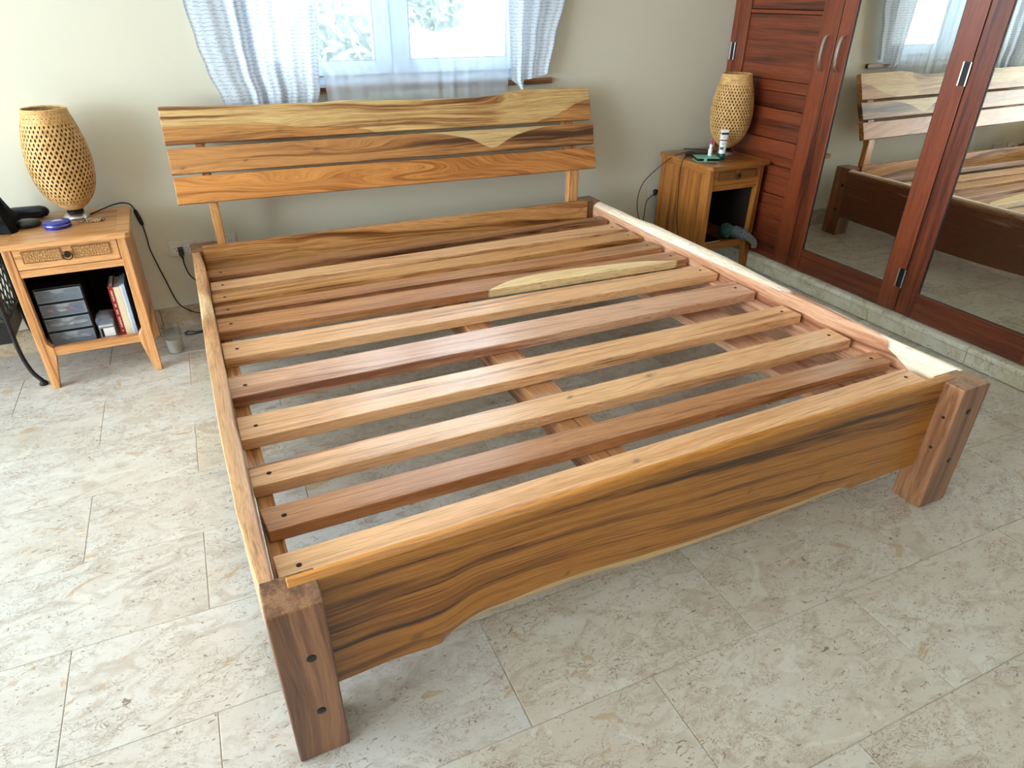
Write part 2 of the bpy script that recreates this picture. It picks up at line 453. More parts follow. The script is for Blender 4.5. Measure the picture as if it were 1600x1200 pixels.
def mirror_mat():
    t = NT('mirror_silver'); g = t.n('ShaderNodeBsdfGlossy'); g.inputs['Roughness'].default_value = 0.0
    g.inputs['Color'].default_value = (0.74, 0.72, 0.64, 1); t.l(g.outputs[0], t.out.inputs[0]); return t.m
M_MIRROR = mirror_mat()

def cloth(name, col, dash, alpha, transl):
    """woven curtain cloth; UV-like attributes gu (across) and gv (down) carry the thin dashes"""
    t = NT(name)
    c = col
    gu = t.attr('gu').outputs['Fac']; gv = t.attr('gv').outputs['Fac']
    if dash:
        jit = t.noise(t.vec(t.math('MULTIPLY', gu, 26), t.math('MULTIPLY', gv, 9), 0.0), 1.0, 2)
        row = t.math('ADD', t.math('MULTIPLY', gv, 68.0), t.math('MULTIPLY', jit, 1.5))
        fr = t.math('FRACT', row)
        line = t.ramp(fr, [(0.0, (0, 0, 0)), (0.66, (0, 0, 0)), (0.73, (1, 1, 1)), (0.83, (1, 1, 1)), (0.90, (0, 0, 0))])
        rid = t.math('FLOOR', row)
        brk = t.noise(t.vec(t.math('MULTIPLY', gu, 34), t.math('MULTIPLY', rid, 5.3), 0.0), 1.0, 1)
        bm_ = t.ramp(brk, [(0.40, (0, 0, 0)), (0.48, (1, 1, 1))])
        lf = t.math('MULTIPLY', t.math('MULTIPLY', line, bm_), 0.62)
        c = t.mix(lf, col, srgb(120, 128, 142))
    d = t.n('ShaderNodeBsdfDiffuse'); t.put(d.inputs[0], c)
    tl = t.n('ShaderNodeBsdfTranslucent'); t.put(tl.inputs[0], c)
    m1 = t.n('ShaderNodeMixShader'); m1.inputs[0].default_value = transl
    t.l(d.outputs[0], m1.inputs[1]); t.l(tl.outputs[0], m1.inputs[2])
    tr = t.n('ShaderNodeBsdfTransparent'); m2 = t.n('ShaderNodeMixShader'); m2.inputs[0].default_value = alpha
    t.l(tr.outputs[0], m2.inputs[1]); t.l(m1.outputs[0], m2.inputs[2]); t.l(m2.outputs[0], t.out.inputs[0])
    return t.m
M_DRAPE = cloth('white_dashed_curtain', srgb(218, 228, 240), True, 0.97, 0.16)
M_SHEER = cloth('sheer_voile', srgb(224, 238, 250), False, 0.45, 0.10)

def bamboo_mat():
    t = NT('woven_bamboo'); tc = t.n('ShaderNodeTexCoord')
    n = t.noise(tc.outputs['Object'], 40, 4)
    c = t.ramp(n, [(0.3, srgb(196, 148, 84)), (0.7, srgb(232, 190, 128))])
    t.bsdf(c, 0.5, 0, 0.4)
    return t.m
M_BAMBOO = bamboo_mat()
M_SLOTSHADE = plain('slot_shade_brown', srgb(104, 66, 34), 0.8)
def carved_mat(name, a, b):
    t = NT(name); tc = t.n('ShaderNodeTexCoord')
    vo = t.n('ShaderNodeTexVoronoi'); vo.inputs['Scale'].default_value = 260
    t.l(tc.outputs['Object'], vo.inputs['Vector'])
    c = t.ramp(vo.outputs['Distance'], [(0.2, a), (0.75, b)])
    t.bsdf(c, 0.5); t.bump(vo.outputs['Distance'], 0.6, 0.002); return t.m
M_WEAVE = carved_mat('woven_rattan_strip', srgb(218, 172, 112), srgb(168, 118, 68))
M_WEAVE2 = carved_mat('woven_rattan_strip_dark', srgb(170, 114, 52), srgb(112, 70, 28))
def spotted_mat():
    t = NT('spotted_shell_beads'); tc = t.n('ShaderNodeTexCoord')
    n = t.noise(tc.outputs['Object'], 110, 2)
    c = t.ramp(n, [(0.44, srgb(40, 24, 16)), (0.50, srgb(206, 164, 118))])
    t.bsdf(c, 0.35); return t.m
M_SPOT = spotted_mat()
def knit_mat():
    t = NT('grey_teal_knit'); tc = t.n('ShaderNodeTexCoord')
    vo = t.n('ShaderNodeTexVoronoi'); vo.inputs['Scale'].default_value = 160
    t.l(tc.outputs['Object'], vo.inputs['Vector'])
    gu = t.attr('gu').outputs['Fac']
    c = t.ramp(gu, [(0.0, srgb(60, 112, 100)), (0.35, srgb(110, 150, 146)), (0.55, srgb(138, 146, 156)), (1.0, srgb(172, 166, 168))])
    c = t.mix(t.math('MULTIPLY', vo.outputs['Distance'], 0.8), c, srgb(30, 40, 42))
    t.bsdf(c, 0.9, 0, 0.2); t.bump(vo.outputs['Distance'], 0.7, 0.004); return t.m
M_KNIT = knit_mat()

# ============================================================ THE ROOM
def struct(o, kind='structure'):
    o['kind'] = kind; return o
floor = struct(MB().box((X0 - .1, Y0 - .1, -0.12), (X1 + .1, YW + .12, -0.0022)).build('floor', M_GROUT))
# running-bond coral stone tiles, courses nearly parallel to the back wall
TW, TH_, ROT = 0.637, 0.3235, -0.020
def tile_mesh(name, w, h, mat):
    bm = bmesh.new()
    x, y = w / 2 - 0.0009, h / 2 - 0.0009; b = 0.0016
    ring = lambda dx, z: [bm.verts.new((sx * (x - dx), sy * (y - dx), z)) for sx, sy in ((-1, -1), (1, -1), (1, 1), (-1, 1))]
    r0, r1, r2 = ring(0, -0.012), ring(0, -b * 0.5), ring(b, 0)
    for a, c in ((r0, r1), (r1, r2)):
        for i in range(4): bm.faces.new((a[i], a[(i + 1) % 4], c[(i + 1) % 4], c[i]))
    bm.faces.new(r2); bm.faces.new(r0[::-1])
    me = bpy.data.meshes.new(name); bm.to_mesh(me); bm.free(); me.materials.append(mat); return me
tm = [tile_mesh('tile', TW, TH_, M_TILE), tile_mesh('tile', TW, TH_, M_TILE2), tile_mesh('tile', TW, TH_, M_TILE3)]
half = [tile_mesh('tile', TW / 2, TH_, M_TILE), tile_mesh('tile', TW / 2, TH_, M_TILE2)]
cr, sr = math.cos(ROT), math.sin(ROT)
rt = random.Random(5)
for row in range(-10, 9):
    yc = -0.148 + TH_ * (row + 0.5)
    xo = 1.1195 if row % 2 == 0 else 1.1195 - TW / 2
    for k in range(-8, 5):
        xc = xo + TW * (k + 0.5)
        px = 1.12 + (xc - 1.12) * cr - (yc + 0.148) * sr
        py = -0.148 + (xc - 1.12) * sr + (yc + 0.148) * cr
        if px < -3.2 or px > 3.25 or py < Y0 + 0.15 or py > YW + 0.08: continue
        q_ = rt.random()
        warm = 1 if (q_ < 0.05 or (px > 1.45 and -0.80 < py < -0.47)) else (2 if q_ < 0.12 + 0.9 * max(0, min(1, (px + 0.1) / 0.8)) else 0)
        t = link_mesh('tile', tm[warm], (px, py, 0), floor)
        t.rotation_euler = (0, 0, ROT)
# walls
OX0, OX1, OZ0, OZ1 = 0.34, 1.76, 1.045, 2.15
wb = MB()
wb.box((X0 - .1, YW, 0), (OX0, YW + .22, ZC)).box((OX1, YW, 0), (X1 + .1, YW + .22, ZC))
wb.box((OX0, YW, 0), (OX1, YW + .22, OZ0)).box((OX0, YW, OZ1), (OX1, YW + .22, ZC))
struct(wb.build('wall_back', M_WALL))
wl = MB()
wl.box((X0 - .1, Y0, 0), (X0, -2.3, ZC)).box((X0 - .1, 1.9, 0), (X0, YW, ZC)).box((X0 - .1, -2.3, 2.5), (X0, 1.9, ZC))
struct(wl.build('wall_left', M_WALL))
wf = MB()
wf.box((X0 - .1, Y0 - .1, 0), (-0.9, Y0, ZC)).box((1.5, Y0 - .1, 0), (X1 + .1, Y0, ZC)).box((-0.9, Y0 - .1, 2.3), (1.5, Y0, ZC)).box((-0.9, Y0 - .1, 0), (1.5, Y0, 2.3))
struct(wf.build('wall_front', plain('tan_rear_wall', srgb(140, 112, 84), 0.7)))
struct(MB().box((X1, Y0, 0), (X1 + .1, YW, ZC)).build('wall_right', M_WALL))
struct(MB().box((X0 - .1, Y0 - .1, ZC), (X1 + .1, YW + .22, ZC + .1)).build('ceiling', M_CEIL))
# stone skirting along the back wall, laid in lengths
bb = struct(MB().box((X0, YW - 0.004, 0.0), (2.99, YW, 0.108)).build('baseboard_back', M_GROUT))
x = X0
k = 0
while x < 2.985:
    x2 = min(x + 0.40, 2.985)
    MB().box((x + .0015, YW - 0.014, 0.0), (x2 - .0015, YW - 0.0045, 0.108)).build('stone_strip', M_MARB2, bb, bevel=0.0015)
    x = x2
# marble step under the wardrobe, laid in lengths with a rounded nose
step = struct(MB().box((3.03, -1.5, 0.0), (3.69, YW - .001, 0.078)).build('trim_1', M_GROUT))
y = YW - .001
while y > -1.45:
    y2 = max(y - 0.62, -1.5)
    pr = [(3.04, y, 0.003)] + [(3.004, y, 0.003), (3.004, y, 0.060), (2.997, y, 0.063), (2.997, y, 0.078), (3.001, y, 0.085), (3.010, y, 0.088), (3.19, y, 0.088), (3.19, y, 0.080), (3.04, y, 0.079)]
    MB().poly_prism(pr, (0, y2 - y + 0.002, 0), axis=1).build('step_stone', M_MARB, step, bevel=0.0015)
    y = y2

# ------------------------------------------------------------ window
win = struct(MB().box((OX0, YW + .06, OZ0), (OX0 + .045, YW + .12, OZ1)).box((OX1 - .045, YW + .06, OZ0), (OX1, YW + .12, OZ1))
             .box((OX0 + .045, YW + .06, OZ0), (OX1 - .045, YW + .12, OZ0 + .04)).box((OX0 + .045, YW + .06, OZ1 - .04), (OX1 - .045, YW + .12, OZ1))
             .build('window_1', M_PVC, bevel=0.004))
def sash(x0, x1):
    z0, z1 = OZ0 + .04, OZ1 - .04; gz0 = 1.146; y0, y1 = YW + .045, YW + .10
    s = 0.080 if x0 < 1 else 0.086
    gl, gr = x0 + (0.075 if x0 < 1 else s), x1 - (s if x0 < 1 else 0.075)
    f = MB().box((x0, y0, z0), (gl, y1, z1)).box((gr, y0, z0), (x1, y1, z1)).box((gl, y0, z0), (gr, y1, gz0)).box((gl, y0, z1 - .06), (gr, y1, z1)).build('sash', M_PVC, win, bevel=0.005)
    gk = MB().box((gl, y0 + .002, gz0), (gl + .004, y0 + .02, z1 - .06)).box((gr - .004, y0 + .002, gz0), (gr, y0 + .02, z1 - .06)).box((gl, y0 + .002, gz0), (gr, y0 + .02, gz0 + .004)).build('gasket', plain_grey, f)
    MB().box((gl, y0 + .022, gz0), (gr, y0 + .030, z1 - .06)).build('glass_pane', M_GLASS, f)
    return f
plain_grey = plain('grey_gasket', srgb(96, 104, 116), 0.6)
sash(OX0 + .045, 1.045)
sash(1.047, OX1 - .045)
MB().box((1.035, YW + .030, 1.62), (1.058, YW + .045, 1.70)).box((1.040, YW + .012, 1.56), (1.054, YW + .034, 1.68)).build('window_handle', M_PVC, win, bevel=0.003)
# thick wooden sill board, front edge a little wavy
def sillP(u, v):
    x = lerp(0.300, 1.872, u)
    return (x, YW - 0.026 - 0.005 * math.sin(9 * u + 1) + v * (0.084 if OX0 < x < OX1 else 0.0255), 1.046)
sill = board('window_sill', M_BED_RED, win, sillP, (0, 0, -0.026), 60, 4, 1.64, 0.11, tone=-0.3, label='dark wooden window sill board')

# curtains ----------------------------------------------------
def curtain(name, mat, x_top, x_bot, z_top, z_bot, y0, amp, pleats, edgeL, edgeR, nu=110, nv=60, ztip=None, seed=1, sway=0.0, parent=None, hem=None):
    vs = []; A = dict(gu=[], gv=[])
    rr = random.Random(seed); ph = [rr.uniform(0, 6.28) for _ in range(6)]
    for j in range(nv + 1):
        v = j / nv
        for i in range(nu + 1):
            u = i / nu
            zb = z_bot + (hem(u) if hem else 0.0)
            z = lerp(z_top, zb, v)
            xl, xr = edgeL(z), edgeR(z)
            x = lerp(xl, xr, u + 0.010 * math.sin(17 * u + ph[0] + 2 * v))
            a = amp * (0.6 + 0.4 * math.sin(3 * u * 3.1 + ph[1]))
            w = 2 * math.pi * pleats * (u + 0.025 * math.sin(5 * u + ph[2]) + 0.02 * v * math.sin(9 * u + ph[3]))
            yy = y0 + a * math.sin(w) + 0.35 * a * math.sin(2.3 * w + ph[4] + 3 * v) + sway * v * v
            vs.append((x, yy, z)); A['gu'].append(u * (x_top[1] - x_top[0]) * 1.5); A['gv'].append(z)
    fs = [(j * (nu + 1) + i, j * (nu + 1) + i + 1, (j + 1) * (nu + 1) + i + 1, (j + 1) * (nu + 1) + i) for j in range(nv) for i in range(nu)]
    o = MB().add(vs, fs, A).build(name, mat, parent, smooth=True)
    return o
eL = lambda z: interp([(0.95, 0.285), (1.014, 0.255), (1.138, 0.215), (1.232, 0.195), (1.39, 0.175), (2.2, 0.13)], z)
eR = lambda z: interp([(0.95, 0.645), (1.05, 0.668), (1.39, 0.695), (2.2, 0.74)], z)
c1 = curtain('curtain', M_DRAPE, (0.16, 0.72), (0.28, 0.65), 2.19, 0.93, 2.388, 0.012, 5, eL, eR, seed=3)
tagged(c1, 'white curtain with fine horizontal dashes, left of the window, hanging behind the headboard', 'curtain', 'side curtains of the window')
eL2 = lambda z: interp([(1.0, 1.648), (1.052, 1.622), (1.39, 1.605), (2.2, 1.58)], z)
eR2 = lambda z: interp([(1.0, 1.812), (1.069, 1.836), (1.232, 1.868), (1.39, 1.912), (2.2, 2.05)], z)
c2 = curtain('curtain', M_DRAPE, (1.58, 2.0), (1.62, 1.82), 2.19, 1.045, 2.388, 0.012, 3, eL2, eR2, seed=5, hem=lambda u: interp([(0, 0.0), (0.20, -0.045), (0.38, 0.0), (0.7, 0.012), (1, 0.03)], u))
tagged(c2, 'white dashed curtain bunched right of the window above the wooden sill end', 'curtain', 'side curtains of the window')
eL3 = lambda z: interp([(0.93, 0.715), (1.1, 0.706), (1.2, 0.63), (2.2, 0.5)], z)
eR3 = lambda z: interp([(0.93, 1.606), (1.39, 1.625), (2.2, 1.64)], z)
c3 = curtain('sheer_curtain', M_SHEER, (0.5, 1.64), (0.71, 1.6), 2.17, 0.955, 2.402, 0.004, 9, eL3, eR3, nu=160, seed=9)
tagged(c3, 'sheer white voile curtain hanging across the window panes', 'curtain')
rod = thing('curtain_rod', 'wooden curtain rod above the window', 'rod', (1.05, 2.39, 2.21))
MB().tube([(0.0, 2.392, 2.21), (2.15, 2.392, 2.21)], 0.013, 12).build('pole', M_MAHOG, rod, smooth=True)
for xx in (0.02, 2.13):
    MB().box((xx - .012, 2.392, 2.19), (xx + .012, YW, 2.215)).build('bracket', M_MAHOG, rod, bevel=0.003)

# ============================================================ WARDROBE
XF = 3.032
ward = thing('wardrobe', 'reddish mahogany built-in wardrobe with mirrored doors along the right wall', 'wardrobe', (XF + .3, 0.5, 0.09))
cb = MB()
cb.box((XF + .03, -1.12, 0.0885), (3.695, 2.437, 0.12), 1).box((XF + .03, -1.12, 2.30), (3.695, 2.437, 2.36), 1)
cb.box((XF + .03, -1.12, 0.12), (3.695, -1.09, 2.30), 2).box((XF + .008, 2.395, 0.0885), (3.695, 2.437, 2.36), 2).box((3.66, -1.12, .12), (3.695, 2.40, 2.30), 2)
cb.build('cabinet_body', M_MAHOG, ward, bevel=0.002)
def handle(parent, yc):
    pts = smooth_pts([(XF, yc, 1.262), (XF - .020, yc, 1.255), (XF - .032, yc, 1.225), (XF - .036, yc, 1.18), (XF - .032, yc, 1.135), (XF - .020, yc, 1.107), (XF, yc, 1.10)], 4)
    mb = MB()
    for i in range(len(pts)): pass
    n = len(pts); vs = []
    for i, p in enumerate(pts):
        d = (pts[min(i + 1, n - 1)] - pts[max(i - 1, 0)]).normalized()
        nn = Vector((d.z, 0, -d.x))
        for s1, s2 in ((-1, -1), (1, -1), (1, 1), (-1, 1)):
            vs.append(p + Vector((0, 1, 0)) * 0.0065 * s1 + nn * 0.0028 * s2)
    fs = [(i * 4 + k, i * 4 + (k + 1) % 4, (i + 1) * 4 + (k + 1) % 4, (i + 1) * 4 + k) for i in range(n - 1) for k in range(4)] + [(0, 1, 2, 3), tuple(4 * (n - 1) + k for k in range(4))]
    return mb.add(vs, fs).build('handle', M_STEEL, parent, bevel=0.001)
def hinge(parent, y, z):
    MB().box((XF - .004, y - .016, z), (XF + .001, y + .016, z + .09)).build('hinge_leaf', M_BLACK, parent)
    for s in (-1, 1):
        MB().tube([(XF - .006, y + s * .016, z), (XF - .006, y + s * .016, z + .09)], 0.0035, 8).build('hinge_pin', M_STEEL, parent, smooth=True)
def door(y1, y0, kind, sl, sr_, tone=0.0):
    """y1 far edge, y0 near edge; sl / sr_ stile widths (far, near)"""
    z0, z1, zb = 0.094, 2.292, 0.212; t = 0.026
    mb = MB()
    g = 0.0015
    mb.box((XF, y1 - sl, z0), (XF + t, y1 - g, z1), 2, tone).box((XF, y0 + g, z0), (XF + t, y0 + sr_, z1), 2, tone + .1)
    mb.box((XF + .0005, y0 + sr_, z0), (XF + t, y1 - sl, zb), 1, tone - .3).box((XF + .0005, y0 + sr_, z1 - .10), (XF + t, y1 - sl, z1), 1, tone)
    d = mb.build('door', M_MAHOG, ward, bevel=0.0022)
    if kind == 'mirror':
        MB().box((XM + .001, y0 + sr_ - .004, zb - .004), (XM + .006, y1 - sl + .004, z1 - .096)).build('mirror', M_MIRROR, d)
        fr = MB()
        e = .006
        ya, yb, za, zt = y0 + sr_, y1 - sl, zb, z1 - .10
        fr.box((XF + .003, ya, za), (XM + .0012, ya + e * .6, zt)).box((XF + .003, yb - e * .6, za), (XM + .0012, yb, zt)).box((XF + .003, ya, za), (XM + .0012, yb, za + e * .6))
        fr.build('mirror_bead', M_BLACK, d)
    else:
        zs_ = [(0.212, .317, 0), (.317, .446, 1), (.446, .603, 0), (.603, .734, 1), (.734, .889, 0), (.889, .974, 2), (.974, 1.029, 1), (1.029, 1.342, 0), (1.342, 1.362, 1), (1.362, 1.66, 0), (1.66, 1.72, 1), (1.72, 2.02, 0), (2.02, 2.192, 1)]
        for i, (a, b, c) in enumerate(zs_):
            off = {0: 0.012, 1: 0.008, 2: 0.017}[c]
            MB().box((XF + off, y0 + sr_ - .003, a + .0012), (XF + t - .002, y1 - sl + .003, b - .0012), 1, [0.0, 0.25, -0.5][c] + R.uniform(-.3, .3)).build('plank', M_MAHOG, d, bevel=0.003)
    return d
D1 = door(2.392, 1.688, 'plank', 0.087, 0.112)
D2 = door(1.686, 0.986, 'mirror', 0.082, 0.100, 0.25)
D3 = door(0.984, 0.284, 'mirror', 0.088, 0.100)
D4 = door(0.282, -0.418, 'mirror', 0.088, 0.100)
D5 = door(-0.420, -1.118, 'mirror', 0.088, 0.100)
handle(D1, 1.733); handle(D2, 1.637)
hinge(D3, 0.999, 1.104); hinge(D3, 0.999, 0.214); hinge(D1, 2.393, 1.105)

# ============================================================ BED
bed = thing('bed_frame', 'large slatted solid-wood bed frame with a three-plank headboard', 'bed', (W / 2, 1.15, 0))
def leg(x0, x1, y0, y1, h, tone, bolts, sap=0.0, nick=None):
    b = 0.0
    nz = 12; mb = MB(); vs = []; A = dict(gu=[], gv=[], gw=[], sap=[], tone=[], knot=[])
    _seed[0] += 1.37; sd = _seed[0]
    ring = []
    N = 6
    for i in range(N): ring.append((i / N, 0))
    for i in range(N): ring.append((1, i / N))
    for i in range(N): ring.append((1 - i / N, 1))
    for i in range(N): ring.append((0, 1 - i / N))
    for j in range(nz + 1):
        for a, c in ring:
            x, y, z = lerp(x0, x1, a), lerp(y0, y1, c), h * j / nz
            vs.append((x, y, z)); A['gu'].append(z + sd * 3); A['gv'].append(x * 1.0 + 0.25 * (z - .2) ** 2 + sd); A['gw'].append(y + sd)
            A['sap'].append(sap); A['tone'].append(tone); A['knot'].append(0.0)
    n = len(ring)
    fs = [(j * n + k, j * n + (k + 1) % n, (j + 1) * n + (k + 1) % n, (j + 1) * n + k) for j in range(nz) for k in range(n)]
    fs += [tuple(range(n))[::-1], tuple(nz * n + k for k in range(n))]
    o = mb.add(vs, fs, A).build('leg', M_LEGW, bed, bevel=0.005, segs=3)
    for (p, ax) in bolts:
        MB().lathe([(0.0095, -0.004), (0.0095, 0.0008), (0.0075, 0.0015)], p, 20, ax).build('bolt', M_BOLT, o, smooth=True)
    return o
def bolt_neg(p, ax, o):
    MB().lathe([(0.0095, 0.004), (0.0095, -0.0008), (0.0075, -0.0015)], p, 20, ax).build('bolt', M_BOLT, o, smooth=True)
l1 = leg(0.0, 0.106, 0.0, 0.100, H, -0.2, [])
for p in ((0.064, 0.0, 0.302), (0.062, 0.0, 0.142)): bolt_neg(p, 'y', l1)
for p in ((0.0, 0.05, 0.335), (0.0, 0.052, 0.17)): bolt_neg(p, 'x', l1)
l2 = leg(1.938, 2.06, 0.0, 0.100, H, 0.15, [((2.06, .05, .33), 'x'), ((2.06, .05, .17), 'x')])
for p in ((1.998, 0.0, 0.352), (2.000, 0.0, 0.172)): bolt_neg(p, 'y', l2)
for p in ((1.938, 0.03, 0.33), (1.938, 0.033, 0.22)):
    MB().lathe([(0.005, 0.004), (0.005, -0.0006)], p, 14, 'x').build('plug', M_HOLE, l2, smooth=True)
l3 = leg(-0.004, 0.112, 2.19, 2.305, 0.444, -0.1, [])
l4 = leg(1.962, 2.074, 2.19, 2.305, 0.444, -0.2, [((2.074, 2.225, .33), 'x'), ((2.074, 2.235, .17), 'x')])

# footboard: outer face looks to the room, lower live edge keeps its sapwood
fb_bot = [(0.05, .128), (0.116, .124), (.23, .130), (.332, .124), (.368, .130), (.436, .160), (.527, .162), (.612, .163), (.748, .160), (.895, .142), (1.069, .132), (1.209, .130), (1.417, .126), (1.607, .131), (1.869, .133), (1.99, .133)]
cream = [(0.05, .05), (.36, .110), (.371, .131), (.444, .166), (.526, .173), (.612, .180), (.70, .178), (.892, .163), (1.065, .149), (1.205, .143), (1.453, .143), (1.606, .135), (1.66, .11), (1.99, .05)]
def fbP(u, v):
    x = lerp(0.050, 1.992, u); zb = lin(fb_bot, x)
    z = lerp(zb, H + 0.0015, v)
    y = 0.061 + 0.012 * max(0, 1 - v * 9) * (1 if .35 < x < 1.65 else 0.2)
    return (x, y, z)
def fb_sap(u, v):
    x = lerp(0.050, 1.992, u); z = lerp(lin(fb_bot, x), H, v)
    return max(-2, min(3, 0.5 + (lin(cream, x) + 0.011 - z) / 0.010))
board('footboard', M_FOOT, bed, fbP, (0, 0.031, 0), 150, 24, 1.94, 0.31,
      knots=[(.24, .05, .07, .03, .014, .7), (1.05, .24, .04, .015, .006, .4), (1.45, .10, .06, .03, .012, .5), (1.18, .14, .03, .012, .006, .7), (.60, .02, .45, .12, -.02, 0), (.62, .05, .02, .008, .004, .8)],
      sapf=fb_sap, rise=0.02, seed=4.4, tone_back=2.2)  # tone_back puts the top face's sheen, with paler wood, into the colour

# side rails: live edge along the top
rl_in = [(0.10, .029), (.258, .026), (.411, .025), (.606, .026), (.716, .022), (.987, .028), (1.151, .028), (1.414, .032), (1.63, .032), (1.979, .038), (2.19, .031)]
rl_out = [(0.085, -.0005), (.10, -.001), (.20, -.007), (.345, -.015), (.662, -.019), (1.119, -.017), (1.334, -.014), (1.678, -.008), (2.19, -.002)]
def railL(name, P_in, P_out, zfun, mat, chamf, sapf, tone, seed, rtone=0):
    """cross-section swept along y; ring: inner bottom, inner top, top, outer top, outer bottom"""
    ny = 90; vs = []; A = dict(gu=[], gv=[], gw=[], sap=[], tone=[], knot=[])
    nring = 0
    for j in range(ny + 1):
        y = lerp(0.085, 2.205, j / ny)
        xi, xo = P_in(y), P_out(y); zt = zfun(y); c = chamf(y); s = 1 if xo > xi else -1
        ring = []
        zb = 0.125 + 0.006 * math.sin(3 * y)
        for k in range(13): ring.append((xi, lerp(zb, zt - c[1], k / 12), 0))
        ring.append((xi + s * c[0] * .55, zt - c[1] * .38, 1)); ring.append((xi + s * c[0], zt, 1)); ring.append((xo, zt - .001, 2))
        for k in range(8): ring.append((xo, lerp(zt - .008, zb, (k + 1) / 8), 3))
        nring = len(ring)
        for (x, z, t) in ring:
            vs.append((x, y, z)); A['gu'].append(y + seed * 3); A['gv'].append(z + .04 * math.sin(2 * y) + seed); A['gw'].append(abs(x - xi) + seed)
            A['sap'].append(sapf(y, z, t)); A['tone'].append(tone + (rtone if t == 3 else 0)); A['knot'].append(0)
    n = nring
    fs = [(j * n + k, j * n + (k + 1) % n, (j + 1) * n + (k + 1) % n, (j + 1) * n + k) for j in range(ny) for k in range(n)]
    fs += [tuple(range(n))[::-1], tuple(ny * n + k for k in range(n))]
    return MB().add(vs, fs, A).build('side_rail', mat, bed, bevel=0.003, angle=0.9)
railL('side_rail', lambda y: interp(rl_in, y), lambda y: interp(rl_out, y), lambda y: H - 0.0008 + 0.002 * math.sin(4 * y), M_BED_PALE,
      lambda y: (0.006, 0.004), lambda y, z, t: 0.30 + 0.3 * math.exp(-((y - 1.55) / .16) ** 2), 0.35, 2.2)
rr_out = [(0.10, 2.058), (.316, 2.046), (.463, 2.052), (.566, 2.058), (.792, 2.064), (1.214, 2.092), (1.429, 2.088), (1.709, 2.092), (1.845, 2.074), (2.034, 2.078), (2.205, 2.074)]
def rr_sap(y, z, t):
    if t == 0 and z < 0.405: 
        return max(-1.0, min(2, 0.5 + ((0.30 - 1.9 * (0.405 - z)) - y) / 0.05))
    if t == 0: return max(-.5, 0.5 + (0.32 - y) / 0.05) if y < .8 else 0.30
    g = interp([(0, 1.2), (.30, 1.1), (.40, .2), (.72, .2), (.86, 1.2), (3, 1.3)], y)
    return g if t == 1 else (g * .6 if t == 2 else -.5)
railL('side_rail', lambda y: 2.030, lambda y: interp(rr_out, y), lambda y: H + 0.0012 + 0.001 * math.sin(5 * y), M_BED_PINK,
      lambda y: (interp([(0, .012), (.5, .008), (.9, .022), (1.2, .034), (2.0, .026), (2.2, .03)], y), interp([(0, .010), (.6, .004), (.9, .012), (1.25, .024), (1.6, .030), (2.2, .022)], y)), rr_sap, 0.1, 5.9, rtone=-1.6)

# head rail behind the slats
board('head_rail', M_BED, bed, lambda u, v: (lerp(0.044, 1.985, u), 2.176, lerp(0.300, 0.457 + .002 * math.sin(5 * u), v)), (0, 0.030, 0), 90, 14, 1.94, 0.157,
      knots=[(.38, .10, .08, .03, .02, .5), (.05, .06, .03, .02, .01, .8), (1.0, .08, .35, .05, .05, 0), (1.75, .07, .12, .05, .03, .4), (1.9, .11, .03, .015, .01, .7), (.62, .03, .05, .015, .01, .7)], tone=0.1, seed=8.8, rise=0.03)

# slats
BL = [(.049, 2.074), (.042, 1.922), (.037, 1.783), (.036, 1.645), (.034, 1.528), (.032, 1.317), (.026, 1.060), (.026, .808), (.027, .556), (.031, .382), (.036, .214)]
FL = [(.044, 1.986), (.040, 1.828), (.036, 1.690), (.036, 1.568), (.032, 1.406), (.030, 1.192), (.026, .920), (.026, .686), (.028, .469), (.040, .296), (.040, .120)]
BR = [(2.012, 2.095), (2.014, 1.948), (2.012, 1.800), (2.005, 1.630), (2.012, 1.462), (2.018, 1.262), (2.014, 1.040), (2.010, .770), (2.008, .548), (2.000, .352), (1.990, .222)]
FR = [(2.010, 2.010), (2.004, 1.832), (2.006, 1.690), (2.004, 1.524), (2.010, 1.345), (2.016, 1.143), (2.014, .914), (2.012, .672), (2.008, .443), (1.995, .274), (1.986, .130)]
mats = [M_BED_RED, M_BED_PALE, M_BED, M_BED_RED, M_BED_RED, M_BED_PALE, M_BED_PINK, M_BED_PALE, M_BED_PALE, M_BED_RED, M_BED_PALE]
tones = [-.1, .2, .1, .5, .8, .35, .1, .4, .35, .4, .5]
kn = {0: [(.5, .04, .1, .03, .02, 0)], 1: [(.9, .06, .06, .02, .01, .4), (1.4, .05, .2, .04, .02, 0)], 3: [(.55, .04, .2, .03, .03, .2)],
      4: [(.20, .05, .12, .04, .03, 0), (1.0, .05, .3, .05, -.02, 0)], 5: [(1.65, .07, .25, .05, .03, 0)],
      6: [(.78, .06, .05, .02, .012, .8), (.2, .07, .15, .04, .02, .2), (1.45, .07, .18, .04, .03, .3)], 7: [(1.0, .06, .03, .012, .008, .6), (.92, .05, .02, .01, .008, .6)],
      8: [(.83, .06, .14, .05, .045, .0), (1.19, .07, .10, .03, .03, .7), (.90, .06, .02, .012, .008, .7), (.98, .065, .02, .012, .008, .7)],
      9: [(.75, .05, .04, .02, .012, .5), (.8, .02, .03, .01, .01, .4), (.3, .05, .3, .05, .02, 0)], 10: [(.90, .05, .06, .02, .012, .8), (.62, .03, .03, .012, .01, .6), (1.5, .05, .3, .05, .02, 0)]}
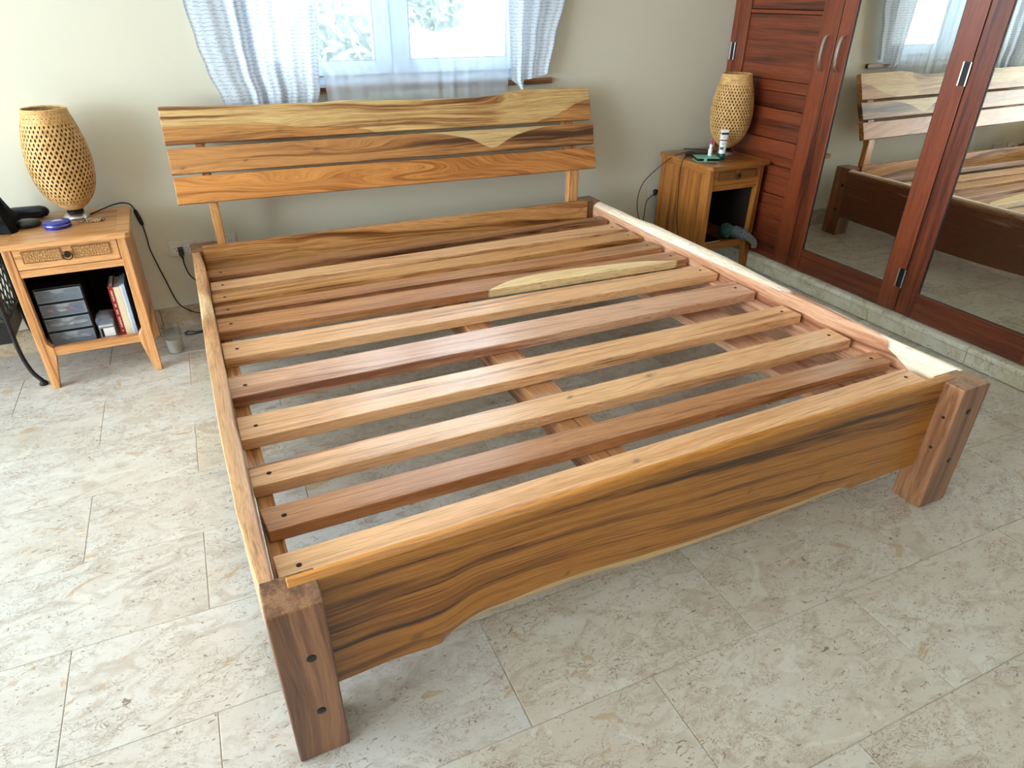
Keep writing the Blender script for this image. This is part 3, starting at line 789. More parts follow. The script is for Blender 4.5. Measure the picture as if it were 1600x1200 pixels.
for i in range(11):
    bl, fl, br, fr = BL[i], FL[i], BR[i], FR[i]
    rs = random.Random(40 + i); wa, wp = rs.uniform(.001, .003), rs.uniform(0, 6)
    zt = ZS + rs.uniform(-.001, .001)
    def SP(u, v, bl=bl, fl=fl, br=br, fr=fr, wa=wa, wp=wp, zt=zt):
        a = (lerp(fl[0], fr[0], u), lerp(fl[1], fr[1], u) + wa * math.sin(6 * u + wp) * math.sin(math.pi * u))
        b = (lerp(bl[0], br[0], u), lerp(bl[1], br[1], u) + wa * math.sin(5 * u + wp + 2) * math.sin(math.pi * u))
        return (lerp(a[0], b[0], v), lerp(a[1], b[1], v), zt)
    hh = (bl[1] - fl[1] + br[1] - fr[1]) / 2
    sapf = None
    if i == 4:
        sapf = lambda u, v: 0.5 + (lin([(0, -1.5), (.45, -.5), (.58, .55), (.7, .75), (.8, .60), (.9, .42), (.97, .0), (1, -.2)], u) - v) / .25
    if i == 3: sapf = lambda u, v: 0.2
    o = board('slat', mats[i], bed, SP, (0, 0, -0.035), 110, 8, 1.98, hh, knots=kn.get(i, ()), sapf=sapf, tone=tones[i], bevel=0.003, seed=11.3 + 2.7 * i, rise=rs.uniform(-.03, .03))
    for (px, py) in ((lerp(fl[0], bl[0], .5) + .045, lerp(fl[1], bl[1], .48)), (lerp(fr[0], br[0], .5) - .045, lerp(fr[1], br[1], .55))):
        MB().lathe([(0.0062, -0.004), (0.0062, 0.0004)], (px, py, zt), 14).build('screw_hole', M_HOLE, o, smooth=True)
# long supports under the slats
MB().box((0.030, 0.105, .310), (0.070, 2.17, .3535), 1, 0.1).build('slat_ledger', M_BED, bed, bevel=0.003)
MB().box((1.985, 0.105, .310), (2.029, 2.17, .3535), 1, 0.1).build('slat_ledger', M_BED_PINK, bed, bevel=0.003)
MB().box((1.700, 0.094, .290), (1.880, 2.17, .322), 1, 0.3).build('support_plank', M_BED_PINK, bed, bevel=0.003)
MB().box((0.856, 0.094, .275), (0.958, 2.17, .3535), 1, -0.1).build('centre_beam', M_BED_RED, bed, bevel=0.003)
MB().box((1.695, 0.10, .3225), (1.735, 2.17, .3535), 1, 0.3).build('support_plank', M_BED_PINK, bed, bevel=0.003) if False else None
# headboard: posts rise from behind the head rail and lean back
KB = 0.37
def hbY(z): return 2.183 + KB * (z - 0.624)
nb = Vector((0, 1, -KB)).normalized()
top1 = [(-.002, 1.011), (.258, 1.003), (.493, 1.001), (.648, .997), (.744, 1.001), (.941, .993), (1.126, .988), (1.369, .984), (1.495, .989), (1.584, 1.002), (1.674, 1.007), (1.849, 1.006), (2.035, 1.004)]
def hb(name, xl, xr, zbl, zbr, top, mat, knots, sapf, tone, seed, rise=0.0, label=None):
    def Pf(u, v):
        zb = lerp(zbl, zbr, u); xb = lerp(xl[0], xr[0], u); xt = lerp(xl[1], xr[1], u)
        zt = interp(top, xt); z = lerp(zb, zt, v)
        return (lerp(xb, xt, v), hbY(z), z)
    return board('headboard_plank', mat, bed, Pf, nb * 0.034, 130, 14, 2.03, 0.14, knots=knots, sapf=sapf, tone=tone, seed=seed, rise=rise, label=label)
def sap1(u, v):
    lim = lin([(0, .48), (.12, .50), (.3, .30), (.42, .08), (.5, -.5), (.76, -.5), (.83, -.05), (.92, .30), (1, .62)], u)
    base = 0.5 + (v - lim) / 0.14
    return max(-1.5, min(lin([(0, .50), (.2, .56), (.45, .52), (.62, .50), (.72, .42), (.80, .9), (1, 1.3)], u), base))
hb('p', (-.006, -.002), (2.032, 2.035), .872, .855, top1, M_SPALT,
   [(.46, .035, .10, .03, .03, .5), (1.55, .12, .15, .04, -.03, 0), (1.0, .08, .3, .05, .03, 0), (.9, .05, .03, .01, .01, .8)], sap1, 0.05, 3.7, label='topmost headboard plank with a wavy live edge')
hb('p', (-.008, -.005), (2.031, 2.042), .760, .740, [(-.005, .855), (2.042, .840)], M_BED2,
   [(.60, .085, .05, .03, .03, .9), (.30, .05, .04, .02, .02, .7), (.18, .05, .03, .02, .01, .5), (.75, .03, .28, .06, .12, 0), (.25, .06, .25, .08, .08, 0), (1.9, .06, .06, .03, .02, .5), (.05, .03, .03, .02, .01, .7)],
   lambda u, v: 0.5 + (v - lin([(.40, 1.35), (.52, 1.05), (.60, .86), (.66, .58), (.715, .16), (.76, .52), (.82, .84), (.90, 1.05), (1, 1.3)], u)) / .16, lambda u: 0.30 - 0.65 * u, 6.1)
hb('p', (-.011, -.006), (2.030, 2.033), .646, .624, [(-.006, .748), (2.033, .725)], M_BED3,
   [(.15, .06, .12, .06, .08, 0), (.45, .03, .2, .06, .14, 0), (1.0, .07, .25, .05, -.12, 0), (1.5, .05, .2, .06, .10, 0)], None, lambda u: 0.3 - 0.5 * u, 9.3, rise=0.10)
for (xa, xb, tn) in ((.109, .145, .1), (1.882, 1.940, .2)):
    off = 0.0375
    f = [(2.212, .10), (2.212, .457), (hbY(.60) + off, .60), (hbY(.80) + off, .80), (hbY(.975) + off, .975)]
    bkk = [(hbY(.975) + off + .040, .960), (hbY(.80) + off + .040, .785), (hbY(.60) + off + .040, .58), (2.250, .440), (2.250, .10)]
    MB().poly_prism([(xa, y, z) for y, z in f + bkk], (xb - xa, 0, 0), axis=2, tone=tn).build('headboard_post', M_BED, bed, bevel=0.003)

# ============================================================ NIGHTSTANDS
def nightstand(label, x0, x1, yf, yb, zt, mat, mweave, oh, tone, closed_left=True):
    """x0..x1 body width, yf front, yb back, zt top height"""
    ns = thing('nightstand', label, 'nightstand', ((x0 + x1) / 2, (yf + yb) / 2, 0), 'nightstands beside the bed')
    s = zt / 0.612
    # top: board with mitred rim and clipped corners
    tx0, tx1, ty0, ty1 = x0 - oh, x1 + oh, yf - 0.028, yb
    c = 0.016
    pl = [(tx0, ty0 + c), (tx0 + c, ty0), (tx1 - c, ty0), (tx1, ty0 + c), (tx1, ty1 - c), (tx1 - c, ty1), (tx0 + c, ty1), (tx0, ty1 - c)]
    top = MB().poly_prism([(x, y, zt - .022) for x, y in pl], (0, 0, .022), axis=0, tone=tone).build('top', mat, ns, bevel=0.004)
    MB().box((tx0 + .05, ty0 + .05, zt + .0002), (tx1 - .05, ty1 - .045, zt + .0012), 0, tone - .3).build('top_panel', mat, top, bevel=0.0008)
    lw = 0.030
    for sx in (0, 1):
        for sy in (0, 1):
            xa = x0 if sx == 0 else x1
            d = 1 if sx == 0 else -1
            ya = yf if sy == 0 else yb - .035
            prof = [(xa, 0.0), (xa + d * .026, 0.0), (xa + d * .052, .142 * s), (xa + d * .052, .176 * s), (xa + d * .034, .20 * s), (xa + d * .030, zt - .0225), (xa, zt - .0225)]
            MB().poly_prism([(x, ya, z) for x, z in prof], (0, .035, 0), axis=2, tone=tone + .05).build('leg', mat, ns, bevel=0.003)
    # side panels, back, apron rails
    for xa in (x0 + .006, x1 - .018):
        MB().box((xa, yf + .035, .178 * s), (xa + .012, yb - .035, zt - .0225), 2, tone).build('side_panel', mat, ns, bevel=0.002)
        MB().box((xa - .003, yf + .035, .145 * s), (xa + .015, yb - .035, .178 * s), 1, tone).build('side_rail', mat, ns, bevel=0.002)
        MB().box((xa - .003, yf + .035, zt - .055), (xa + .015, yb - .035, zt - .0225), 1, tone).build('side_rail', mat, ns, bevel=0.002)
    MB().box((x0 + .03, yb - .018, .16 * s), (x1 - .03, yb - .008, zt - .0225), 2, tone - 1.5).build('back_panel', M_INSHADE, ns)  # back board coloured near-black to paint in the shade of the open shelf
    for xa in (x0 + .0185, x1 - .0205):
        MB().box((xa, yf + .036, .180 * s), (xa + .002, yb - .02, .489 * s)).build('shadow_liner', M_INSHADE, ns)  # added thin sheets, near-black for the shade inside the nightstand
    MB().box((x0 + .028, yf + .006, .145 * s), (x1 - .028, yb - .02, .160 * s), 0, tone).box((x0 + .045, yf + .004, .142 * s), (x1 - .045, yf + .024, .178 * s), 0, tone).build('shelf', mat, ns, bevel=0.002)
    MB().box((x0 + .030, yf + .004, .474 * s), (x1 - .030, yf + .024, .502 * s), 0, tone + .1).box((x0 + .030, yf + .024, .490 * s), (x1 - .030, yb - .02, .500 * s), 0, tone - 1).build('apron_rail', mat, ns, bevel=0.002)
    dr = MB().box((x0 + .033, yf + .001, .505 * s), (x1 - .033, yf + .016, zt - .026), 0, tone + .1)
    dr.box((x0 + .04, yf + .016, .51 * s), (x1 - .04, yb - .05, zt - .035), 0, tone)
    dr = dr.build('drawer', mat, ns, bevel=0.0015)
    xm = (x0 + x1) / 2; za, zb = .532 * s, .573 * s
    for (pa, pb) in ((x0 + .062, xm - .022), (xm + .022, x1 - .062)):
        wv = MB()
        wv.box((pa, yf - .0008, za), (pb, yf + .0015, zb))
        nx = 13; cw = (pb - pa) / nx
        for q in range(nx):
            for r_ in range(4):
                z_ = za + (zb - za) * r_ / 4; dz = (zb - za) / 4
                if (q + r_) % 2 == 0: wv.box((pa + q * cw + .0006, yf - .003, z_ + .0006), (pa + (q + 1) * cw - .0006, yf, z_ + dz - .0006))
                else: wv.box((pa + q * cw + cw * .3, yf - .0022, z_), (pa + q * cw + cw * .7, yf, z_ + dz))
        wv.build('woven_inset', mweave, dr)
        fr = MB()
        for (a, b, c_, d_) in ((pa - .004, pb + .004, zb, zb + .003), (pa - .004, pb + .004, za - .003, za), (pa - .004, pa, za, zb), (pb, pb + .004, za, zb)):
            fr.box((a, yf - .0022, c_), (b, yf + .001, d_), 0, -.8)
        fr.build('inset_bead', mat, dr)
    MB().lathe([(.004, 0), (.006, -.006), (.012, -.012), (.013, -.018), (.009, -.022)], (xm, yf + .001, .552 * s), 20, 'y').build('knob', M_BRONZE, dr, smooth=True)
    rp = [(xm + .016 * math.cos(a), yf - .012 - .004 * math.sin(a), .545 * s + .016 * math.sin(a) * 1.0) for a in [2 * math.pi * i / 20 for i in range(20)]]
    MB().tube(rp, .0022, 6, closed=True).build('ring_pull', M_BRONZE, dr, smooth=True)
    return ns
ZL = 0.612
nsl = nightstand('light teak nightstand left of the bed holding a drawer organizer and books', -.630, -.221, 2.012, 2.405, ZL, M_STAND, M_WEAVE, 0.022, 0.12)
ZR = 0.626
nsr = nightstand('darker oiled-teak nightstand between the bed and the wardrobe', 2.615, 2.996, 1.955, 2.395, ZR, M_STAND2, M_WEAVE2, 0.026, 0.1)

# ============================================================ LAMPS
def lamp(label, x, y, z0, s, cord_pts, switch_t, plug, ntw=30):
    L = thing('table_lamp', label, 'lamp', (x, y, z0), 'woven bamboo lamps')
    MB().lathe([(.047, 0), (.048, .004), (.046, .010), (.036, .018), (.030, .022)], (x, y, z0), 40).build('base', M_STEEL, L, smooth=True)
    MB().lathe([(.030, .0225), (.030, .032), (.012, .034), (.012, .10), (.018, .105), (.018, .15)], (x, y, z0), 24).build('socket', M_BLACK, L, smooth=True)
    MB().lathe([(.010, .1505), (.026, .175), (.030, .205), (.022, .23), (.004, .238)], (x, y, z0), 20).build('bulb', M_WHITE, L, smooth=True)
    prof = [(.030, .040), (.048, .052), (.072, .075), (.090, .105), (.105, .150), (.112, .205), (.111, .250), (.105, .300), (.094, .350), (.082, .390), (.075, .415)]
    prof = [(h * s, r * s) for r, h in prof]
    rad = lambda h: interp([(a, b) for a, b in prof], h)
    # smoother radius by catmull
    sp = smooth_pts([(r, 0, h) for h, r in prof], 6); tab = [(p.z, p.x) for p in sp]
    def radius(h):
        for (a, fa), (b, fb) in zip(tab, tab[1:]):
            if h <= b: return lerp(fa, fb, (h - a) / (b - a))
        return tab[-1][1]
    h0, h1 = tab[0][0], tab[-1][0]
    mb = MB(); N = 38; SEG = 72; tw = 0.66
    for dr_ in (1, -1):
        for k in range(N):
            pts = []
            for i in range(SEG + 1):
                t = i / SEG; h = lerp(h0, h1, t)
                ang = 2 * math.pi * k / N + dr_ * tw * 2 * math.pi * t * 0.5 + (math.pi / N if dr_ < 0 else 0)
                rr = radius(h) + 0.0008 * dr_ * math.cos(math.pi * (i))
                pts.append((ang, rr, h))
            vs = []; w = 0.0044 * s * min(1.0, 0.55 + 0.45 * rr / 0.10)
            for i, (a, rr, h) in enumerate(pts):
                r0 = max(rr, .01)
                da = w / r0
                for (sa, sr2) in ((-1, 0), (1, 0), (1, .0009), (-1, .0009)):
                    aa = a + sa * da
                    vs.append((x + (rr + sr2) * math.cos(aa), y + (rr + sr2) * math.sin(aa), z0 + h))
            fs = [(i * 4 + q, i * 4 + (q + 1) % 4, (i + 1) * 4 + (q + 1) % 4, (i + 1) * 4 + q) for i in range(SEG) for q in range(4)]
            mb.add(vs, fs)
    # horizontal weavers make the slots short
    nr = 9
    for j in range(nr):
        h = [h0 + .004, h0 + .012, h0 + .021, h1 - .006, h1 - .014, h1 - .022, h1 - .030, h1 - .037, h1 - .044][j]; rr = radius(h)
        wd = 0.0026
        vs = []; n = 96
        for q in range(n):
            a = 2 * math.pi * q / n; r2 = rr + 0.0007 * math.sin(N * a * .5 + j * math.pi)
            for (dz, dr2) in ((-wd, -.0005), (wd, -.0005), (wd, .0011), (-wd, .0011)):
                vs.append((x + (r2 + dr2) * math.cos(a), y + (r2 + dr2) * math.sin(a), z0 + h + dz))
        fs = [(q * 4 + p, q * 4 + (p + 1) % 4, ((q + 1) % n) * 4 + (p + 1) % 4, ((q + 1) % n) * 4 + p) for q in range(n) for p in range(4)]
        mb.add(vs, fs)
    mb.build('shade', M_BAMBOO, L)
    MB().lathe([(radius(h) - .006, h) for h in [lerp(h0 + .004, h1 - .012, q / 20) for q in range(21)]], (x, y, z0), 40, caps=False).build('slot_shade_liner', M_SLOTSHADE, L, smooth=True)  # added dark liner: the unlit lamp interior painted brown behind the slots
    for h, r_ in ((h1, .0042), (h1 - .007, .003), (h0 + .002, .0035)):
        MB().tube([(x + radius(h) * math.cos(a), y + radius(h) * math.sin(a), z0 + h) for a in [2 * math.pi * q / 48 for q in range(48)]], r_, 8, closed=True).build('shade_rim', M_BAMBOO, L, smooth=True)
    if cord_pts:
        sp = smooth_pts(cord_pts, 8)
        co = MB().tube(sp, .0028, 8).build('cord', M_BLACK, L, smooth=True)
        if switch_t:
            a, b = Vector(switch_t[0]), Vector(switch_t[1])
            MB().tube([a, a + (b - a) * .12, a + (b - a) * .5, a + (b - a) * .88, b], [.004, .0085, .0095, .0085, .004], 10).build('switch', M_BLACK, co, smooth=True)
        if plug:
            plug(co)
    return L
def plugL(co):
    MB().box((-.058, YW - .044, .362), (-.036, YW - .0105, .392)).box((-.052, YW - .040, .345), (-.042, YW - .022, .362)).build('plug', M_BLACK, co, bevel=0.003)
LX, LY = -.392, 2.285
cp = [(LX + .040, LY + .005, ZL + .006), (-.33, 2.33, ZL + .004), (-.27, 2.385, ZL + .012), (-.225, 2.41, ZL + .012), (-.196, 2.418, .605), (-.178, 2.42, .54), (-.172, 2.42, .46), (-.17, 2.418, .40), (-.145, 2.415, .27), (-.115, 2.412, .14), (-.07, 2.408, .09), (-.02, 2.40, .07)]
lamp('woven bamboo egg-shaped lamp on the left nightstand', LX, LY, ZL + .0012, 1.0, cp, ((-.190, 2.418, .590), (-.174, 2.420, .515)), None)
lamp('woven bamboo egg-shaped lamp on the right nightstand in front of the wardrobe', 2.908, 2.19, ZR + .0012, 1.02,
     [(2.90, 2.235, ZR + .006), (2.84, 2.33, ZR + .005), (2.76, 2.385, ZR + .006)], None, None)

# ============================================================ OUTLETS
def outlet(label, x, z, w=0.110, h=0.070, n=2):
    t = thing('wall_outlet', label, 'outlet', (x, YW, z), 'double wall outlets')
    p = MB().box((x - w / 2, YW - .009, z - h / 2), (x + w / 2, YW, z + h / 2)).build('cover_plate', M_IVORY, t, bevel=0.003)
    for k in range(n):
        cx = x - w / 4 * 0.9 + k * w / 2 * 0.9
        q = MB().box((cx - .018, YW - .0105, z - .016), (cx + .018, YW - .008, z + .016)).build('socket', M_WHITE, p, bevel=0.001)
        sm = MB()
        for dx, dz in ((-.008, .004), (.004, .004)):
            sm.box((cx + dx, YW - .0112, z + dz - .005), (cx + dx + .002, YW - .010, z + dz + .005))
        sm.box((cx - .003, YW - .0112, z - .010), (cx + .002, YW - .010, z - .006))
        sm.build('slots', M_BLACK, p)
    return t
outlet('ivory double outlet on the back wall left of the bed with a black plug', -.040, .388)
outlet('white double outlet beside the right nightstand', 2.632, .388)
outlet('white wall outlet half hidden behind the left headboard post', .152, .395, 0.09)
c = thing('power_cord', 'black cord plugged into the outlet left of the bed', 'cord', (-.047, 2.41, .37))
MB().tube(smooth_pts([(-.047, 2.405, .350), (-.046, 2.405, .315), (-.036, 2.40, .27), (-.01, 2.40, .235), (.03, 2.40, .205), (.09, 2.39, .17)], 6), .0028, 8).build('cable', M_BLACK, c, smooth=True)
MB().box((-.059, YW - .046, .364), (-.037, YW - .0108, .398)).build('plug', M_BLACK, c, bevel=0.004)
MB().tube([(-.048, YW - .035, .368), (-.047, YW - .035, .345)], [.006, .0035], 8).build('strain_relief', M_BLACK, c, smooth=True)
c = thing('power_cord', 'black cord lying looped on the floor between the tumbler and the bed', 'cord', (-.03, 2.33, 0))
MB().tube(smooth_pts([(.12, 2.30, .004), (.02, 2.345, .004), (-.05, 2.33, .004), (-.095, 2.325, .005), (-.115, 2.345, .005), (-.100, 2.365, .006), (-.085, 2.345, .010), (-.05, 2.335, .009), (.02, 2.375, .005), (.12, 2.385, .004)], 6), .003, 8).build('cable', M_BLACK, c, smooth=True)
c = thing('power_cord', 'black cord hanging from the right nightstand to the outlet', 'cord', (2.60, 2.39, 0.3))
MB().tube(smooth_pts([(2.70, 2.165, ZR + .006), (2.655, 2.185, ZR + .030), (2.60, 2.25, ZR + .004), (2.565, 2.33, .56), (2.50, 2.39, .46), (2.475, 2.40, .36), (2.49, 2.40, .26), (2.53, 2.395, .19)], 6), .0024, 8).build('cable', M_BLACK, c, smooth=True)
MB().tube(smooth_pts([(2.53, 2.395, .19), (2.535, 2.40, .25), (2.545, 2.405, .33), (2.575, 2.405, .362), (2.60, 2.402, .372)], 6), .0024, 8).build('cable', M_BLACK, c, smooth=True)
MB().tube([(2.592, YW - .036, .370), (2.606, YW - .032, .374), (2.622, YW - .013, .384)], [.004, .010, .017], 12).build('plug', M_BLACK, c, smooth=True)
c = thing('power_cord', 'dark cord running down the left side of the right nightstand', 'cord', (2.572, 2.1, 0.4))
MB().tube(smooth_pts([(2.672, 2.152, ZR + .005), (2.62, 2.150, ZR + .022), (2.566, 2.14, ZR + .002), (2.566, 2.15, .55), (2.590, 2.17, .42), (2.592, 2.16, .30), (2.592, 2.13, .20), (2.592, 2.10, .12)], 6), .0024, 8).build('cable', M_BLACK, c, smooth=True)
t = thing('plug_adapter', 'small white plug adapter on the outlet by the right nightstand', 'adapter', (2.668, 2.42, .42))
MB().box((2.652, YW - .035, .375), (2.684, YW - .0112, .445)).build('body', M_WHITE, t, bevel=0.004)
MB().box((2.657, YW - .037, .435), (2.679, YW - .034, .441)).build('indicator', M_IVORY, t)

# ============================================================ THINGS ON THE LEFT NIGHTSTAND
ZT = ZL + .0012
t = thing('round_tin', 'flat round blue tin with a silver rim line on the left nightstand', 'tin', (-.450, 2.165, ZT))
MB().lathe([(.046, 0), (.047, .002), (.047, .012)], (-.450, 2.165, ZT), 40).build('tin_bottom', M_BLUE, t, smooth=True)
MB().lathe([(.0478, .0122), (.0480, .0138), (.0478, .0145)], (-.450, 2.165, ZT), 40).build('rim_line', M_STEEL, t, smooth=True)
li = MB().lathe([(.048, .0148), (.048, .021), (.045, .0235), (.0445, .023), (.0, .0232)], (-.450, 2.165, ZT), 40, caps=False).build('lid', M_BLUE, t, smooth=True)
MB().box((-.468, 2.172, ZT + .0232), (-.430, 2.178, ZT + .0237)).box((-.462, 2.182, ZT + .0232), (-.436, 2.186, ZT + .0237)).build('lid_print', M_WHITE, li)
t = thing('bead_bracelet', 'spotted brown and tan bead bracelet beside the blue tin', 'bracelet', (-.335, 2.205, ZT))
rb = random.Random(3)
mbr = MB()
for ring, (rx, ry) in enumerate(((.042, .026), (.031, .018), (.018, .010))):
    n = 26 - ring * 7
    for k in range(n):
        a = 2 * math.pi * k / n
        mbr.lathe([(.001, .0), (.0036, .0012), (.0046, .0036), (.0036, .006), (.001, .0072)], (-.335 + rx * math.cos(a) + rb.uniform(-.001, .001), 2.205 + ry * math.sin(a) - .12 * rx * math.cos(a), ZT), 8)
mbr.build('beads', M_SPOT, t, smooth=True)
MB().tube([(-.335 + .036 * math.cos(a), 2.205 + .022 * math.sin(a) - .0045 * math.cos(a), ZT + .0035) for a in [2 * math.pi * k / 30 for k in range(30)]], .0012, 5, closed=True).build('thread', M_BLACK, t)
def ellipsoid(mb, c, r, seg=24, rings=12, p=1.0, flat=0.0):
    prof = []
    vs = []; c = Vector(c)
    for j in range(rings + 1):
        th = math.pi * j / rings
        for k in range(seg):
            a = 2 * math.pi * k / seg
            x = math.sin(th) ** p * math.cos(a); y = math.sin(th) ** p * math.sin(a); z = -math.cos(th)
            if z < -flat and flat: z = -flat
            vs.append(c + Vector((x * r[0], y * r[1], z * r[2])))
    fs = [(j * seg + k, j * seg + (k + 1) % seg, (j + 1) * seg + (k + 1) % seg, (j + 1) * seg + k) for j in range(rings) for k in range(seg)]
    mb.add(vs, fs); return mb
t = thing('smooth_case', 'dark grey-green oval pebble-like case left of the blue tin', 'case', (-.555, 2.215, ZT))
ellipsoid(MB(), (-.555, 2.215, ZT + .0135), (.047, .033, .0175), 28, 14, 0.8, flat=.75).build('case_shell', M_DKGREY, t, smooth=True)
MB().tube([(-.555 + .0468 * math.cos(a), 2.215 + .0328 * math.sin(a), ZT + .0135) for a in [2 * math.pi * k / 36 for k in range(36)]], .0009, 5, closed=True).build('seam', M_BLACK, t)
t = thing('glasses_case', 'long dark navy rounded case lying behind the oval case', 'case', (-.565, 2.325, ZT))
pts = [(-.640, 2.352, ZT + .024), (-.632, 2.352, ZT + .024), (-.612, 2.350, ZT + .024), (-.52, 2.344, ZT + .024), (-.50, 2.342, ZT + .024), (-.492, 2.341, ZT + .024)]
MB().tube(pts, [.010, .019, .024, .024, .018, .008], 20).build('case_shell', M_DKBLUE, t, smooth=True)
MB().tube([(-.620, 2.3275, ZT + .026), (-.505, 2.321, ZT + .026)], .0012, 6).build('seam', M_BLACK, t)
# black bag slumped at the left edge, half out of the frame
t = thing('black_bag', 'glossy black bag slumped on the left edge of the left nightstand', 'bag', (-.645, 2.23, ZT))
vs = []; nb_, nz = 28, 14
for j in range(nz + 1):
    v = j / nz; z = ZT + v * .235
    rx = lerp(.075, .030, v ** 0.8); ry = lerp(.078, .045, v)
    cx = -.650 - .030 * v
    for k in range(nb_):
        a = 2 * math.pi * k / nb_
        w_ = 1 + .09 * math.sin(5 * a + 4 * v) + .05 * math.sin(9 * a - 7 * v)
        sq = abs(math.cos(a)) ** .6 * (1 if math.cos(a) > 0 else -1), abs(math.sin(a)) ** .6 * (1 if math.sin(a) > 0 else -1)
        vs.append((cx + rx * w_ * sq[0], 2.212 + .02 * v + ry * w_ * sq[1], z))
fs = [(j * nb_ + k, j * nb_ + (k + 1) % nb_, (j + 1) * nb_ + (k + 1) % nb_, (j + 1) * nb_ + k) for j in range(nz) for k in range(nb_)] + [tuple(range(nb_))[::-1], tuple(nz * nb_ + k for k in range(nb_))]
M_VINYL = plain('black_vinyl', srgb(10, 11, 13), 0.7, spec=0.15)
MB().add(vs, fs).build('bag_body', M_VINYL, t, smooth=True)
MB().tube(smooth_pts([(-.70, 2.22, ZT + .23), (-.705, 2.22, ZT + .29), (-.685, 2.26, ZT + .30), (-.665, 2.28, ZT + .23)], 6), .006, 8).build('strap', M_BLACK, t, smooth=True)
MB().box((-.640, 2.128, ZT + .035), (-.628, 2.140, ZT + .050)).build('buckle', M_BLACK, t, bevel=0.002)

# ============================================================ IN THE LEFT NIGHTSTAND'S OPEN SHELF
ZSH = .160 * ZL / .612 + .0005
t = thing('drawer_organizer', 'four-drawer organizer with frosted fronts in the left nightstand', 'organizer', (-.52, 2.15, ZSH))
ox0, ox1, oy0, oy1 = -.592, -.425, 2.065, 2.30
fr = MB()
dh = .0605
for k in range(5):
    fr.box((ox0, oy0 + .004, ZSH + k * dh), (ox1, oy1, ZSH + k * dh + .005))
fr.box((ox0, oy0 + .004, ZSH), (ox0 + .004, oy1, ZSH + 4 * dh + .005)).box((ox1 - .004, oy0 + .004, ZSH), (ox1, oy1, ZSH + 4 * dh + .005)).box((ox0, oy1 - .004, ZSH), (ox1, oy1, ZSH + 4 * dh + .005))
fr.build('casing', M_BLACK, t, bevel=0.0015)
stuff_cols = [[(70, 90, 110)], [(222, 84, 96), (60, 90, 150), (220, 214, 180), (200, 60, 80)], [(220, 190, 170), (230, 228, 222)], [(190, 176, 190), (206, 206, 210)]]
for k in range(4):
    z0, z1 = ZSH + k * dh + .007, ZSH + (k + 1) * dh - .003
    a, b = ox0 + .006, ox1 - .006
    d = MB().box((a, oy0, z0), (b, oy0 + .004, z1)).box((a, oy0 + .004, z0), (b, oy1 - .008, z0 + .003)).box((a, oy0 + .004, z0), (a + .002, oy1 - .01, z1 - .008)).box((b - .002, oy0 + .004, z0), (b, oy1 - .01, z1 - .008)).build('drawer', M_FROST, t, bevel=0.001)
    xm = (a + b) / 2
    pts = [(xm - .026, oy0 - .0015, z1 - .001)] + [(xm + .026 * math.cos(th), oy0 - .0015, z1 - .001 - .017 * math.sin(th)) for th in [math.pi * q / 12 for q in range(11, 0, -1)]] + [(xm + .026, oy0 - .0015, z1 - .001)]
    MB().poly_prism(pts, (0, .0012, 0)).build('finger_pull', M_FROST2, d)
    e = MB()
    for (p, q, r_, s_) in ((a, b, z0, z0 + .0025), (a, b, z1 - .0025, z1), (a, a + .003, z0, z1), (b - .003, b, z0, z1)):
        e.box((p, oy0 - .001, r_), (q, oy0 + .0005, s_))
    e.build('rim', M_FROST2, d)
    rk = random.Random(k + 2)
    cols = stuff_cols[3 - k]
    for q in range(6):
        c_ = cols[q % len(cols)]
        mm = bpy.data.materials.get('content_%d_%d_%d' % c_) or plain('content_%d_%d_%d' % c_, srgb(*c_), 0.6)
        cx, cy = lerp(a + .022, b - .022, (q + .5) / 6), oy0 + rk.uniform(.011, .016)
        an = rk.uniform(-1, 1); dx, dz = .019 * math.cos(an), .010 * math.sin(an)
        zc = z0 + .020
        MB().tube([(cx - dx, cy, zc - dz), (cx, cy, zc), (cx + dx, cy, zc + dz)], [.004, .0085, .004], 8).build('trinket', mm, d, smooth=True)
t = thing('clear_box', 'small hazy clear plastic box beside the drawer organizer', 'box', (-.385, 2.10, ZSH))
MB().box((-.414, 2.068, ZSH), (-.354, 2.130, ZSH + .060)).build('box_body', M_FROST2, t, bevel=0.006)
MB().poly_prism([(-.416, 2.066, ZSH + .0605), (-.352, 2.066, ZSH + .0605), (-.352, 2.066, ZSH + .085), (-.362, 2.066, ZSH + .103), (-.400, 2.066, ZSH + .103), (-.416, 2.066, ZSH + .088)], (0, .066, 0)).build('flip_lid', M_FROST, t, bevel=0.003)
lb = MB().box((-.398, 2.0665, ZSH + .008), (-.358, 2.0678, ZSH + .045)).build('paper_label', M_PAPER, t)
MB().box((-.407, 2.0662, ZSH + .010), (-.399, 2.0676, ZSH + .046)).build('dark_print', M_BLACK, t)
MB().box((-.412, 2.072, ZSH + .050), (-.360, 2.126, ZSH + .058)).build('contents', M_WHITE, t)
books = [('red hardback standing leftmost of the books in the left nightstand', .018, .218, M_RED), ('thick cream book standing beside the red hardback', .023, .212, M_CREAMP), ('thin white booklet leaning between the cream and pale blue books', .008, .216, M_PAPER), ('pale blue book standing rightmost in the left nightstand', .010, .222, M_LTBLUE)]
bx = -.338
